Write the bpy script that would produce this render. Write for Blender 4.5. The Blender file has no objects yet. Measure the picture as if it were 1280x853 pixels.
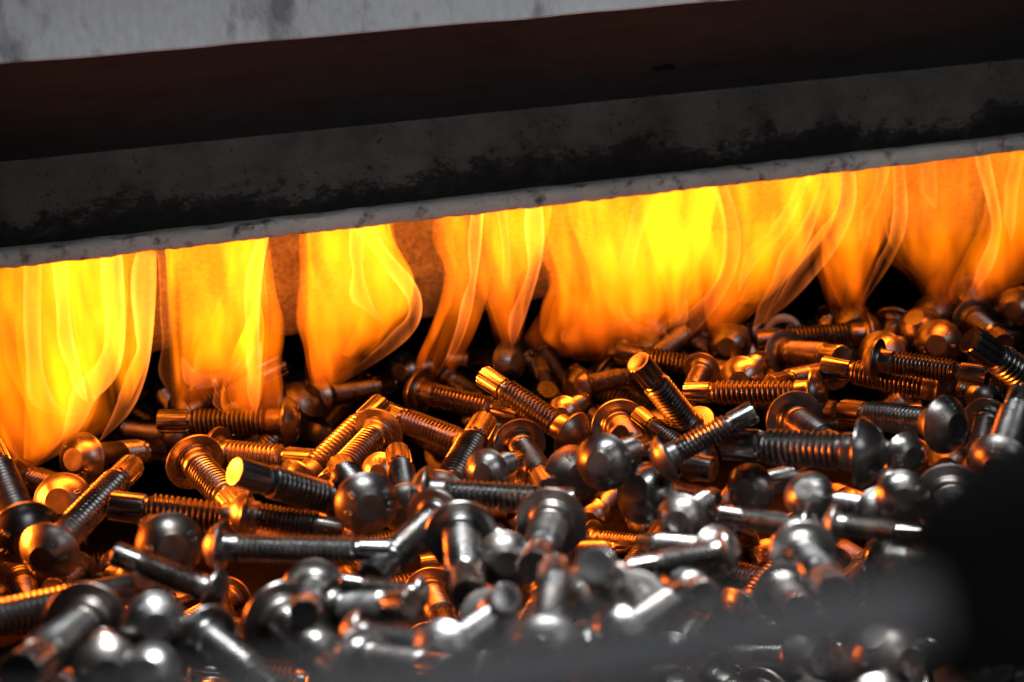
import bpy, bmesh, math, random
from mathutils import Vector, Matrix, Quaternion, noise
scene = bpy.context.scene
rnd = random.Random(11)
PI = math.pi

# ------------------------------------------------------------------ camera
cam_d = bpy.data.cameras.new('camera')
cam = bpy.data.objects.new('camera', cam_d)
scene.collection.objects.link(cam)
cam_d.sensor_width = 36.0
cam_d.lens = 50.0
cam_d.clip_start = 0.01
cam_d.clip_end = 50.0
cam.matrix_world = (Matrix.Translation((0, 0, 0.19)) @ Matrix.Rotation(math.radians(82.0), 4, 'X')
                    @ Matrix.Rotation(math.radians(-6.0), 4, 'Z'))
cam_d.dof.use_dof = True
cam_d.dof.focus_distance = 0.93
cam_d.dof.aperture_fstop = 6.0
cam_d.dof.aperture_blades = 0
scene.camera = cam

# ------------------------------------------------------------------ world, lamps, exposure
world = bpy.data.worlds.new('World')
scene.world = world
world.use_nodes = True
world.node_tree.nodes['Background'].inputs['Color'].default_value = (0.9, 0.95, 1.0, 1)
world.node_tree.nodes['Background'].inputs['Strength'].default_value = 0.012

def area(name, loc, target, sx, sy, watts, color, spread=180):
    d = bpy.data.lights.new(name, 'AREA')
    d.shape = 'RECTANGLE'; d.size = sx; d.size_y = sy; d.energy = watts; d.color = color
    d.spread = math.radians(spread)
    o = bpy.data.objects.new(name, d)
    scene.collection.objects.link(o)
    o.location = loc
    o.rotation_euler = (Vector(target) - Vector(loc)).to_track_quat('-Z', 'Y').to_euler()
    return o

area('overhead_lamp', (0.16, 0.57, 0.70), (0.16, 0.43, 0.0), 0.56, 0.11, 5.0, (0.93, 0.97, 1.0), 62)
area('room_lamp', (0.75, -0.3, 0.75), (0.25, 0.75, 0.0), 0.5, 0.5, 2.6, (0.95, 0.97, 1.0))
area('beam_fill_lamp', (-0.04, -0.45, 0.13), (0.12, 1.05, 0.255), 0.9, 0.05, 0.30, (0.97, 0.98, 1.0), 18)  # added fill lamp out of view, brightens the hood beam alone
YAW = math.radians(11.7)
def beam_pt(s, w, z):
    return (s * math.cos(YAW) - w * math.sin(YAW), s * math.sin(YAW) + w * math.cos(YAW), z)
# firelight: the flame curtain goes on to the left of the picture
area('fire_lamp', beam_pt(-0.26, 0.90, 0.065), beam_pt(0.25, 0.74, -0.03), 0.20, 0.09, 1.7, (1.0, 0.165, 0.01), 70)
lp = area('heap_fill_lamp', beam_pt(0.18, 0.925, 0.186), beam_pt(0.18, 0.926, -1.0), 0.8, 0.09, 3.7, (1.0, 0.16, 0.009), 90)  # unseen orange lamp added under the hood to light the heap from above
lp.rotation_euler = (0, 0, YAW)

scene.view_settings.view_transform = 'Standard'
scene.view_settings.look = 'None'
scene.view_settings.exposure = 0.0
scene.view_settings.gamma = 1.0
scene.view_settings.use_curve_mapping = False
cy = scene.cycles
cy.use_denoising = True
cy.max_bounces = 8
cy.diffuse_bounces = 3
cy.glossy_bounces = 4
cy.transparent_max_bounces = 48
cy.sample_clamp_indirect = 6.0
cy.caustics_reflective = True
cy.use_adaptive_sampling = False

# ------------------------------------------------------------------ helpers
def link(o, parent=None):
    scene.collection.objects.link(o)
    if parent is not None:
        o.parent = parent
    return o

def mesh_from(name, verts, faces, mat, sharp=35):
    me = bpy.data.meshes.new(name)
    me.from_pydata([tuple(v) for v in verts], [], faces)
    me.validate()
    bm = bmesh.new(); bm.from_mesh(me)
    bmesh.ops.recalc_face_normals(bm, faces=bm.faces)
    bm.to_mesh(me); bm.free()
    for p in me.polygons:
        p.use_smooth = True
    if sharp:
        me.set_sharp_from_angle(angle=math.radians(sharp))
    if mat:
        me.materials.append(mat)
    return me

def obj(name, me, parent=None):
    return link(bpy.data.objects.new(name, me), parent)

def tag(o, label, cat, group=None):
    o['label'] = label; o['category'] = cat
    if group: o['group'] = group
    return o

def structure(o):
    o['kind'] = 'structure'
    return o

def rings_mesh(rings, closed_u=True, cap0=True, cap1=True):
    """rings: list of equal-length vertex loops -> verts, faces"""
    n = len(rings[0]); V = []; Fc = []
    for r in rings: V += r
    for i in range(len(rings) - 1):
        for j in range(n if closed_u else n - 1):
            a = i * n + j; b = i * n + (j + 1) % n
            Fc.append((a, b, b + n, a + n))
    if cap0: Fc.append(tuple(range(n - 1, -1, -1)))
    if cap1:
        o = (len(rings) - 1) * n
        Fc.append(tuple(range(o, o + n)))
    return V, Fc

def lathe(profile, seg=40):
    rings = []
    for r, z in profile:
        rings.append([(r * math.cos(2 * PI * k / seg), r * math.sin(2 * PI * k / seg), z) for k in range(seg)])
    return rings_mesh(rings, True, profile[0][0] > 1e-7, profile[-1][0] > 1e-7)

def catmull(pts, n):
    """resample a list of equal-length tuples with n steps per span"""
    out = []
    m = len(pts)
    for i in range(m - 1):
        p0 = pts[max(i - 1, 0)]; p1 = pts[i]; p2 = pts[i + 1]; p3 = pts[min(i + 2, m - 1)]
        for k in range(n):
            t = k / n
            out.append(tuple(0.5 * ((2 * b) + (c - a) * t + (2 * a - 5 * b + 4 * c - d) * t * t + (3 * b - a - 3 * c + d) * t ** 3)
                             for a, b, c, d in zip(p0, p1, p2, p3)))
    out.append(tuple(pts[-1]))
    return out

class NT:
    def __init__(self, name):
        self.m = bpy.data.materials.new(name); self.m.use_nodes = True
        self.t = self.m.node_tree; self.t.nodes.clear()
        self.out = self.n('ShaderNodeOutputMaterial')
    def n(self, kind, **kw):
        nd = self.t.nodes.new(kind)
        for k, v in kw.items():
            if k.startswith('_'): setattr(nd, k[1:], v)
            else: nd.inputs[k.replace('__', ' ')].default_value = v
        return nd
    def l(self, a, b): self.t.links.new(a, b)
    def math(self, op, a, b=None, c=None, clamp=False):
        nd = self.n('ShaderNodeMath'); nd.operation = op; nd.use_clamp = clamp
        for i, x in enumerate((a, b, c)):
            if x is None: continue
            if isinstance(x, (int, float)): nd.inputs[i].default_value = x
            else: self.l(x, nd.inputs[i])
        return nd.outputs[0]
    def ramp(self, fac, stops):
        nd = self.n('ShaderNodeValToRGB')
        el = nd.color_ramp.elements
        while len(el) < len(stops): el.new(0.5)
        for e, (p, c) in zip(el, stops):
            e.position = p
            e.color = (c, c, c, 1) if isinstance(c, (int, float)) else (*c, 1)
        self.l(fac, nd.inputs[0])
        return nd.outputs[0]
    def noise(self, vec, scale, detail=4, rough=0.55, dist=0.0):
        nd = self.n('ShaderNodeTexNoise'); nd.inputs['Scale'].default_value = scale
        nd.inputs['Detail'].default_value = detail; nd.inputs['Roughness'].default_value = rough
        nd.inputs['Distortion'].default_value = dist
        if vec is not None: self.l(vec, nd.inputs['Vector'])
        return nd.outputs[0]
    def mapped(self, vec, scale=(1, 1, 1), loc=(0, 0, 0)):
        nd = self.n('ShaderNodeMapping'); nd.inputs['Scale'].default_value = scale; nd.inputs['Location'].default_value = loc
        self.l(vec, nd.inputs['Vector']); return nd.outputs[0]
    def mixc(self, fac, a, b, mode='MIX'):
        nd = self.n('ShaderNodeMix'); nd.data_type = 'RGBA'; nd.blend_type = mode
        if isinstance(fac, (int, float)): nd.inputs[0].default_value = fac
        else: self.l(fac, nd.inputs[0])
        for s, x in ((6, a), (7, b)):
            if isinstance(x, tuple): nd.inputs[s].default_value = (*x, 1)
            else: self.l(x, nd.inputs[s])
        return nd.outputs[2]
    def bump(self, h, strength, dist):
        nd = self.n('ShaderNodeBump'); nd.inputs['Strength'].default_value = strength; nd.inputs['Distance'].default_value = dist
        self.l(h, nd.inputs['Height']); return nd.outputs[0]
    def surf(self, s): self.l(s, self.out.inputs['Surface'])

# ------------------------------------------------------------------ materials
def steel(name, base, rough, dirt=0.5):
    t = NT(name)
    tc = t.n('ShaderNodeTexCoord').outputs['Object']
    oi = t.n('ShaderNodeObjectInfo')
    off = t.n('ShaderNodeVectorMath'); off.operation = 'ADD'
    t.l(tc, off.inputs[0])
    sc = t.n('ShaderNodeVectorMath'); sc.operation = 'SCALE'; sc.inputs[0].default_value = (1, 1, 1)
    t.l(oi.outputs['Random'], sc.inputs['Scale']); t.l(sc.outputs[0], off.inputs[1])
    v = off.outputs[0]
    n1 = t.noise(v, 90, 6, 0.65)
    n2 = t.noise(v, 700, 3, 0.6)
    n3 = t.noise(v, 35, 2, 0.5)
    dk = t.ramp(n1, [(0.35, 0.0), (0.68, 1.0)])
    var = t.math('MULTIPLY_ADD', oi.outputs['Random'], 0.5, 0.75)
    b = t.n('ShaderNodeMix'); b.data_type = 'RGBA'
    t.l(dk, b.inputs[0])
    b.inputs[6].default_value = (*[c * (1 - dirt) for c in base], 1)
    b.inputs[7].default_value = (*base, 1)
    vv = t.n('ShaderNodeCombineColor')
    for i in range(3): t.l(var, vv.inputs[i])
    col = t.mixc(1.0, b.outputs[2], vv.outputs[0], 'MULTIPLY')
    tint = t.math('MULTIPLY', t.ramp(n3, [(0.35, 0.0), (0.7, 1.0)]), t.math('MULTIPLY', t.math('FRACT', t.math('MULTIPLY', oi.outputs['Random'], 7.3)), 0.75))
    col = t.mixc(tint, col, (0.20, 0.145, 0.11))
    p = t.n('ShaderNodeBsdfPrincipled')
    p.inputs['Metallic'].default_value = 1.0
    t.l(col, p.inputs['Base Color'])
    r = t.math('ADD', t.math('MULTIPLY_ADD', n3, 0.42, rough - 0.22), t.math('MULTIPLY', n2, 0.06))
    t.l(r, p.inputs['Roughness'])
    h = t.math('ADD', t.math('MULTIPLY', n1, 1.0), t.math('MULTIPLY', n2, 0.35))
    t.l(t.bump(h, 0.14, 0.0005), p.inputs['Normal'])
    t.surf(p.outputs[0])
    return t.m

M_HEAD = steel('oiled_black_steel', (0.32, 0.31, 0.30), 0.31, 0.5)
M_THREAD = steel('thread_steel', (0.36, 0.35, 0.34), 0.27, 0.55)
M_SPLINE = steel('spline_steel', (0.38, 0.37, 0.36), 0.24, 0.4)

def plain(name, base, rough, metallic=0.0, spots=None, spot_scale=60, lo=0.5, hi=0.62, bump=0.3, bdist=0.001, stretch=(1, 1, 1), spec=0.5):
    t = NT(name)
    tc = t.n('ShaderNodeTexCoord').outputs['Object']
    v = t.mapped(tc, stretch)
    n1 = t.noise(v, spot_scale, 7, 0.62)
    n2 = t.noise(v, spot_scale * 9, 4, 0.6)
    n0 = t.noise(v, spot_scale * 0.22, 3, 0.5)
    k = t.ramp(n1, [(lo, 0.0), (hi, 1.0)])
    col = t.mixc(k, base, spots if spots else tuple(c * 0.6 for c in base))
    g = t.ramp(n0, [(0.3, 0.72), (0.7, 1.12)])
    col = t.mixc(1.0, col, g, 'MULTIPLY')
    g2 = t.ramp(n2, [(0.3, 0.86), (0.7, 1.08)])
    col = t.mixc(1.0, col, g2, 'MULTIPLY')
    p = t.n('ShaderNodeBsdfPrincipled')
    p.inputs['Metallic'].default_value = metallic
    p.inputs['Specular IOR Level'].default_value = spec
    t.l(col, p.inputs['Base Color'])
    t.l(t.math('MULTIPLY_ADD', n1, 0.3, rough - 0.15), p.inputs['Roughness'])
    t.l(t.bump(t.math('ADD', t.math('MULTIPLY', k, -0.6), n2), bump, bdist), p.inputs['Normal'])
    t.surf(p.outputs[0])
    return t.m

M_PLATE = plain('weathered_grey_paint', (0.40, 0.41, 0.43), 0.6, 0, (0.13, 0.135, 0.15), 26, 0.52, 0.66, 0.15, 0.001, (1, 1, 0.45))
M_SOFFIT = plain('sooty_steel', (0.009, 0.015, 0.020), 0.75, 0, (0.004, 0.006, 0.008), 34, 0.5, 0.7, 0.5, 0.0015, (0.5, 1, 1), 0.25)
M_LIP = plain('worn_lip_steel', (0.40, 0.39, 0.365), 0.6, 0.0, (0.07, 0.065, 0.06), 75, 0.54, 0.68, 0.6, 0.001)
M_BLACK = plain('grey_rubbed_steel', (0.07, 0.07, 0.073), 0.6, 0.0, None, 40, 0.5, 0.7, 0.2, 0.001)
M_ROOT_DARK = plain('dark_thread_root', (0.012, 0.010, 0.009), 0.7, 0.0, None, 300, 0.5, 0.7, 0.2, 0.0003, (1, 1, 1), 0.3)  # dark tone for thread roots, painted-in crease shade
M_PITCH = plain('matt_black_casting', (0.003, 0.003, 0.003), 0.9, 0.0, None, 40, 0.5, 0.7, 0.2, 0.001, (1, 1, 1), 0.03)
M_BED = plain('oily_bed_plate', (0.006, 0.006, 0.006), 0.95, 0.0, None, 20, 0.5, 0.7, 0.3, 0.002, (1, 1, 1), 0.04)
M_REFR = plain('cast_refractory', (0.48, 0.34, 0.08), 0.95, 0, (0.27, 0.17, 0.04), 260, 0.40, 0.66, 0.8, 0.002)

# web: paler flat with soot that thickens in patches along the lip
def web_mat():
    t = NT('soot_streaked_web')
    tc = t.n('ShaderNodeTexCoord').outputs['Object']
    sep = t.n('ShaderNodeSeparateXYZ'); t.l(tc, sep.inputs[0])
    n1 = t.noise(t.mapped(tc, (0.6, 1, 1)), 120, 8, 0.68)
    n2 = t.noise(tc, 22, 3, 0.5)
    spots = t.ramp(t.noise(tc, 330, 3, 0.5), [(0.62, 0.0), (0.67, 1.0)])
    # height above the lip 0 .. 0.06 m ; the crust of soot sits on the lowest third with a ragged edge
    hgt = t.math('MULTIPLY', sep.outputs[2], 1 / 0.06)
    n3 = t.noise(t.mapped(tc, (0.5, 1, 1)), 420, 5, 0.7)
    edge = t.math('ADD', hgt, t.math('MULTIPLY_ADD', n1, 0.8, -0.47))
    edge = t.math('ADD', edge, t.math('MULTIPLY_ADD', n3, 0.7, -0.35))
    edge = t.math('ADD', edge, t.math('MULTIPLY_ADD', n2, 0.8, -0.38))
    crust = t.ramp(edge, [(0.05, 1.0), (0.26, 0.75), (0.33, 0.15), (0.5, 0.0)])
    spots = t.math('MULTIPLY', spots, t.ramp(t.noise(tc, 26, 3, 0.6), [(0.46, 0.0), (0.62, 0.85)]))
    crust = t.math('MAXIMUM', crust, spots)
    base = t.mixc(t.ramp(t.math('ADD', t.math('MULTIPLY', n2, 0.6), t.math('MULTIPLY', n1, 0.4)), [(0.38, 0.0), (0.62, 1.0)]), (0.026, 0.026, 0.0235), (0.052, 0.051, 0.046))
    col = t.mixc(crust, base, (0.004, 0.0036, 0.0033))
    p = t.n('ShaderNodeBsdfPrincipled'); p.inputs['Roughness'].default_value = 0.75; p.inputs['Specular IOR Level'].default_value = 0.12
    t.l(col, p.inputs['Base Color'])
    t.l(t.bump(t.math('ADD', t.math('MULTIPLY', crust, 0.8), n1), 0.5, 0.0012), p.inputs['Normal'])
    t.surf(p.outputs[0])
    return t.m
M_WEB = web_mat()

def flame_mat(name, color_lo, color_hi, strength, soft, crisp, streak, foot=0.05, fold=False):
    """thin glowing gas: brightness follows the depth of gas looked through; one flank of a tongue is drawn out
    into a dense sheet (crisp), the other frays away (soft)"""
    t = NT(name)
    geo = t.n('ShaderNodeNewGeometry')
    tco = t.n('ShaderNodeTexCoord')
    tc = tco.outputs['Object']
    oi = t.n('ShaderNodeObjectInfo')
    dot = t.n('ShaderNodeVectorMath'); dot.operation = 'DOT_PRODUCT'
    t.l(geo.outputs['Normal'], dot.inputs[0]); t.l(geo.outputs['Incoming'], dot.inputs[1])
    c = t.math('ABSOLUTE', dot.outputs['Value'])
    sn = t.n('ShaderNodeSeparateXYZ'); t.l(tco.outputs['Normal'], sn.inputs[0])
    off = t.n('ShaderNodeVectorMath'); off.operation = 'ADD'; t.l(tc, off.inputs[0])
    sc = t.n('ShaderNodeVectorMath'); sc.operation = 'SCALE'; sc.inputs[0].default_value = (3, 3, 3)
    t.l(oi.outputs['Random'], sc.inputs['Scale']); t.l(sc.outputs[0], off.inputs[1])
    n = t.noise(t.mapped(off.outputs[0], (1, 1, 0.20)), 40, 1, 0.4, 1.0)
    n2 = t.noise(t.mapped(off.outputs[0], (1, 1, 0.45)), 15, 2, 0.5, 0.8)
    softp = t.math('POWER', c, soft)
    lee = t.ramp(t.math('MULTIPLY_ADD', sn.outputs[0], 0.5, 0.5), [(0.45, 0.0), (0.95, 1.0)])
    crispp = t.math('MULTIPLY', t.math('POWER', c, 0.45), t.math('MULTIPLY_ADD', t.math('POWER', lee, 2.0), crisp, 1.0))
    mx = t.n('ShaderNodeMix'); t.l(lee, mx.inputs[0]); t.l(softp, mx.inputs[2]); t.l(crispp, mx.inputs[3])
    prof = mx.outputs[0]
    if fold:      # a folded sheet: dense along its lee edge, thinning to nothing behind it
        w_ = t.ramp(t.math('MULTIPLY_ADD', sn.outputs[0], 0.5, 0.5), [(0.38, 0.0), (0.62, 0.22), (0.84, 0.70), (0.96, 1.0)])
        prof = t.math('MULTIPLY', t.math('POWER', c, 0.6), w_)
    st = t.math('MULTIPLY', t.ramp(n, [(0.30, 1.0 - streak), (0.48, 1.0 - 0.6 * streak), (0.72, 1.0)]), t.ramp(n2, [(0.32, 1.0 - streak), (0.64, 1.0)]))
    st = t.math('MULTIPLY', st, 1.0 + 1.3 * streak)
    sep = t.n('ShaderNodeSeparateXYZ'); t.l(tc, sep.inputs[0])
    hr = t.math('DIVIDE', t.math('ADD', sep.outputs[2], t.math('MULTIPLY_ADD', n, 0.03, -0.015)), foot, clamp=True)
    fade = t.math('POWER', hr, 0.8)
    s = t.math('MULTIPLY', t.math('MULTIPLY', prof, st), t.math('MULTIPLY_ADD', fade, 0.96, 0.04))
    gain = t.n('ShaderNodeSeparateColor'); t.l(oi.outputs['Color'], gain.inputs[0])
    s = t.math('MULTIPLY', s, gain.outputs[0])
    s = t.math('MULTIPLY', s, strength)
    col = t.mixc(hr, color_lo, color_hi)
    em = t.n('ShaderNodeEmission'); t.l(col, em.inputs['Color']); t.l(s, em.inputs['Strength'])
    tr = t.n('ShaderNodeBsdfTransparent')
    add = t.n('ShaderNodeAddShader'); t.l(em.outputs[0], add.inputs[0]); t.l(tr.outputs[0], add.inputs[1])
    t.surf(add.outputs[0])
    return t.m
M_FLAME = flame_mat('flame_body', (1.0, 0.135, 0.003), (1.0, 0.215, 0.002), 1.05, 2.0, 1.3, 0.97, 0.065)
M_CORE = flame_mat('flame_core', (1.0, 0.18, 0.003), (1.0, 0.225, 0.003), 0.85, 2.2, 0.8, 0.85, 0.06)
M_VEIL = flame_mat('flame_veil', (1.0, 0.12, 0.004), (1.0, 0.16, 0.002), 0.40, 2.0, 0.2, 0.9, 0.05)
M_FOLD = flame_mat('flame_fold', (1.0, 0.17, 0.03), (1.0, 0.235, 0.03), 3.0, 2.6, 0.4, 0.6, 0.08, True)

# id, kind, bearing face x y z (mm), axis, roll, size, label
BOLTS = [
    ('b01', 'A', -175.1, 1048.6, -0.5, -0.993, 0.059, 0.101, 4.06, 1.04, 'bolt lying level under the left flame, splined tip pointing left, domed head right'),
    ('b02', 'A', -271.0, 1143.5, -0.7, 0.834, 0.491, 0.253, 2.69, 1.0, 'bolt poking up through the left flame, its fluted tip pointing upper right'),
    ('b03', 'A', -280.0, 1189.2, -26.6, -0.448, 0.83, 0.332, 1.24, 1.0, 'small pale bolt tip poking up between the first two flames on the left'),
    ('b04', 'A', -280.9, 1159.6, -23.2, -0.767, 0.64, 0.037, 0.67, 1.0, 'mostly hidden bolt whose fluted tip points at the foot of the far left flame'),
    ('b05', 'L', -307.8, 981.9, 0.9, 0.319, 0.931, -0.175, 0.65, 1.0, 'bolt with smooth shank and ball-like domed head under the far left flame'),
    ('b06', 'N', -255.9, 738.5, 0.2, 0.178, 0.968, 0.177, 2.19, 0.9, 'bolt slanting up to the right at the left edge, orange fluted tip on top'),
    ('b07', 'S', -292.2, 879.6, -5.7, -0.028, 0.96, -0.28, 2.56, 1.0, 'domed head glowing orange behind the slanting bolt at the left edge'),
    ('b08', 'A', -278.4, 765.1, 5.5, -0.435, 0.828, 0.354, 5.8, 1.05, 'bolt on its head at the left edge, thread leaning up out of the picture'),
    ('b09', 'A', -462.5, 1085.0, -12.6, 0.892, -0.44, 0.107, 3.37, 1.0, 'fluted bolt tip coming in at the left edge under the far left flame'),
    ('b10', 'A', -311.5, 996.9, -31.2, -0.764, 0.633, 0.13, 6.22, 1.0, 'dark threaded bolt deep in the gap left of the ball-headed bolt'),
    ('b11', 'S', -215.7, 919.2, 2.3, 0.496, -0.825, -0.27, 4.53, 1.05, 'bolt showing its ring-like head underside, thread pointing down right below the level bolt'),
    ('b12', 'S', -166.8, 788.7, -6.6, -0.973, -0.005, 0.231, 0.92, 0.96, 'dull bolt lying level with its orange-edged fluted tip near the slanting left bolt'),
    ('b13', 'S', -155.4, 766.8, 2.2, 0.958, -0.03, -0.286, 3.48, 0.73, 'bolt with orange-lit upper thread lying just below the round orange tip face'),
    ('b14', 'S', -211.7, 979.1, -5.0, 0.924, -0.371, -0.094, 1.0, 1.0, 'bolt with dark round tip face pointing right, lying behind the bright orange tip face'),
    ('b15', 'S', -107.5, 783.4, -0.2, -0.686, -0.565, 0.459, 0.25, 0.93, 'dark bolt with a bright orange round tip face pointing left'),
    ('b16', 'A', -85.0, 728.6, 10.5, -0.264, 0.964, 0.036, 5.93, 0.91, 'large dark domed head with a flat centre facing the front, left of the white-lit bolt'),
    ('b17', 'S', -170.5, 1120.8, 2.0, -0.693, 0.271, -0.668, 2.12, 1.0, "bolt head tilted like a mushroom cap beside the level bolt's head"),
    ('b18', 'A', -164.9, 1159.2, -2.0, 0.595, 0.799, -0.091, 1.19, 1.0, 'bolt behind the mushroom-tilted head, fluted tip pointing right'),
    ('b19', 'S', -101.1, 1301.6, -10.6, 0.393, 0.915, -0.092, 0.64, 1.0, 'small round head at the foot of the third flame'),
    ('b20', 'A', -74.1, 1096.5, 2.9, 0.812, -0.552, -0.188, 4.1, 1.0, 'sharp bolt at the centre of the heap with dark round tip face pointing right'),
    ('b21', 'A', -35.6, 1009.2, -25.9, -0.742, 0.626, 0.242, 2.9, 1.0, 'threaded bolt lying below the sharp centre bolt, both ends covered'),
    ('b23', 'A', -147.4, 923.8, -17.3, 0.604, 0.687, 0.404, 0.07, 0.94, 'bolt slanting up to the right with glowing fluted tip left of the sharp centre bolt'),
    ('b24', 'S', -91.5, 884.6, -8.6, 0.172, 0.975, -0.144, 4.49, 0.66, 'small orange domed head behind the upright dark tip'),
    ('b25', 'S', -96.6, 944.2, 4.8, -0.405, -0.88, -0.249, 1.61, 0.96, 'bolt hanging thread-down from a dark tilted ring head, left of the centre'),
    ('b26', 'S', -68.5, 779.1, -6.8, -0.111, 0.949, 0.295, 4.9, 0.86, 'upright dark bolt end with an orange spot on its round face'),
    ('b27', 'A', -49.8, 803.4, -9.4, 0.29, 0.921, 0.259, 3.07, 1.01, 'bolt standing up slanted below the sharp centre bolt, glowing fluted tip on top'),
    ('b28', 'S', -20.8, 759.3, 13.5, 0.327, 0.937, -0.121, 3.36, 0.66, 'small head with bright orange left face above the white-lit bolt'),
    ('b29', 'S', -2.1, 855.0, 5.0, 0.216, -0.955, -0.202, 2.87, 0.91, 'dark ring head with its thread leaning down right, right of the upright slanted bolt'),
    ('b30', 'A', 26.9, 804.2, -5.8, -0.389, 0.897, -0.211, 4.25, 1.0, 'short orange fluted tip lying under the dark ring head right of centre'),
    ('b31', 'M', -51.4, 729.9, 12.6, 0.975, -0.185, -0.121, 6.22, 0.74, 'long white-lit bolt lying level across the middle, splined tip right'),
    ('b32', 'A', 29.9, 868.7, 6.3, -0.669, 0.589, 0.454, 5.01, 0.83, 'bolt slanting down to the right, bright yellow fluted tip at upper left, domed head below'),
    ('b33', 'L', -5.9, 1199.1, 3.9, -0.671, 0.741, -0.014, 0.43, 1.0, 'bolt with a smooth brown shank and large domed head behind the heap centre'),
    ('b34', 'S', 48.8, 1099.1, -6.1, 0.807, 0.59, -0.022, 3.11, 0.84, 'brown domed head with thread pointing right, under the dark smoke gap'),
    ('b35', 'A', 49.6, 1227.1, -36.6, -0.434, 0.604, 0.668, 1.47, 0.8, 'blurred threaded bolt leaning left behind the brown domed head'),
    ('b36', 'A', 34.4, 1147.2, -40.5, -0.225, 0.678, 0.7, 0.64, 0.7, 'steep threaded bolt in the gap right of the smooth brown shank'),
    ('b37', 'S', 32.0, 991.3, -4.1, 0.339, 0.941, -0.023, 1.23, 0.66, "small smooth orange head just above the slanting bolt's domed head"),
    ('b38', 'S', 64.0, 910.1, -1.7, 0.07, -0.995, -0.077, 1.56, 1.0, 'dark ring-shaped head edge left of the twin crossing bolts'),
    ('b39', 'A', 106.5, 850.1, -16.0, -0.484, 0.793, 0.371, 6.03, 0.69, 'bolt with grey-topped fluted tip slanting down right under the crossing bolts'),
    ('b40', 'S', 106.5, 881.5, -0.2, -0.48, -0.453, 0.751, 4.68, 0.9, 'thick bolt slanting down right with a grey-faced fluted tip at its upper left'),
    ('b41', 'M', 193.0, 922.2, 5.3, -0.917, 0.398, 0.028, 5.36, 0.83, 'bolt lying level right of centre, fluted tip left, domed head right'),
    ('b42', 'S', 77.0, 749.3, 12.7, 0.928, 0.053, 0.37, 4.39, 0.71, 'bolt slanting up to the right below the level one, fluted tip pointing right'),
    ('b43', 'S', 43.3, 759.0, 11.8, 0.4, 0.91, -0.109, 1.98, 0.86, 'domed head with bright orange flat face at the middle of the heap'),
    ('b44', 'S', 56.3, 831.6, 0.4, 0.81, -0.57, -0.135, 2.46, 0.85, 'bolt whose orange spline ends in a dark round face, right of the orange flat face'),
    ('b45', 'N', 65.1, 768.3, -10.7, 0.548, 0.694, -0.467, 2.77, 0.95, 'bolt slanting down right with large grey domed head, orange on its left cheek'),
    ('b46', 'S', 175.3, 728.4, 9.6, -0.873, 0.484, 0.053, 1.84, 1.01, 'bright bolt with white splined tip lying level on the right, domed head right'),
    ('b47', 'S', 200.5, 736.0, 3.9, -0.386, 0.921, -0.04, 2.65, 0.66, "grey domed head close beside the bright white-tipped bolt's head"),
    ('b48', 'A', 269.0, 891.3, 4.8, -0.844, 0.495, 0.204, 4.84, 0.85, 'bolt slanting down right with a dark fluted tip and tilted domed head, right side'),
    ('b49', 'A', 238.3, 788.5, 5.8, -0.464, 0.885, -0.031, 0.48, 0.9, 'bolt with a big grey domed head bearing raised characters on the right'),
    ('b50', 'A', 297.1, 893.5, -5.0, -0.5, 0.838, 0.22, 1.74, 0.74, 'bolt with a silver fluted tip upper left and a rounded head lower right'),
    ('b51', 'S', 323.2, 839.5, 1.7, -0.753, -0.233, 0.615, 3.01, 1.0, 'dark bolt at the right edge, fluted tip pointing upper left'),
    ('b52', 'A', 231.5, 679.0, 11.2, 0.476, 0.844, 0.248, 4.25, 0.78, 'bolt standing on its domed head at the right edge, thread up'),
    ('b53', 'S', 276.4, 828.8, -3.0, -0.413, -0.878, -0.241, 4.06, 0.72, 'ring underside of a head with bright thread rings beside the bolt on its head'),
    ('b54', 'A', 232.2, 896.4, 27.0, 0.808, -0.57, -0.148, 4.55, 0.75, 'red-glowing threaded bolt lying behind the right-hand bolts'),
    ('b55', 'S', 169.7, 864.7, 0.4, 0.129, -0.989, -0.07, 0.66, 1.0, 'dark ring head above the bright white-tipped bolt, thread leaning right'),
    ('b57', 'L', 241.5, 1072.1, -9.5, -0.761, -0.647, 0.057, 1.14, 0.81, "pale smooth shank lying behind the level bolt's domed head"),
    ('b58', 'S', 167.7, 1042.5, -1.9, 0.376, 0.926, 0.02, 1.94, 0.89, "round head with bright yellow streaks behind the level bolt's thread"),
    ('b59', 'S', 143.2, 1082.9, -0.2, -0.33, -0.92, -0.213, 1.77, 0.76, 'tilted head edge right of the thick slanting bolt'),
    ('b60', 'S', 178.8, 1164.5, 3.9, 0.332, 0.943, -0.011, 4.75, 1.0, 'big blurred brown dome with a flat dark face at the back of the heap'),
    ('b61', 'A', 219.2, 1134.4, -1.7, 0.282, -0.956, 0.076, 6.24, 0.97, 'blurred tilted head with its shank pointing right, at the back'),
    ('b62', 'A', 107.0, 1169.0, -7.3, 0.6, 0.772, 0.209, 4.29, 1.0, 'blurred fluted tip pointing into the big flame right of the middle'),
    ('b63', 'S', 113.0, 1210.9, -1.8, 0.515, 0.854, -0.08, 0.21, 1.0, 'brown head with a lit flat side just behind the thick slanting bolt'),
    ('b64', 'A', 272.2, 1174.5, -20.6, 0.107, 0.945, 0.309, 1.87, 1.0, 'blurred shank standing upright in the dark back of the heap'),
    ('b65', 'S', 289.4, 1104.3, -6.4, 0.478, 0.876, -0.064, 5.04, 1.0, 'dull orange blurred head at the back right'),
    ('b66', 'S', 387.8, 1177.4, 1.2, -0.033, -0.991, -0.129, 5.8, 1.0, 'blurred dark ring head in the back right corner under the last flame'),
    ('b67', 'S', 429.4, 1195.2, 3.5, 0.58, 0.81, -0.085, 3.74, 1.0, 'head cut by the right edge beneath the last flame'),
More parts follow.
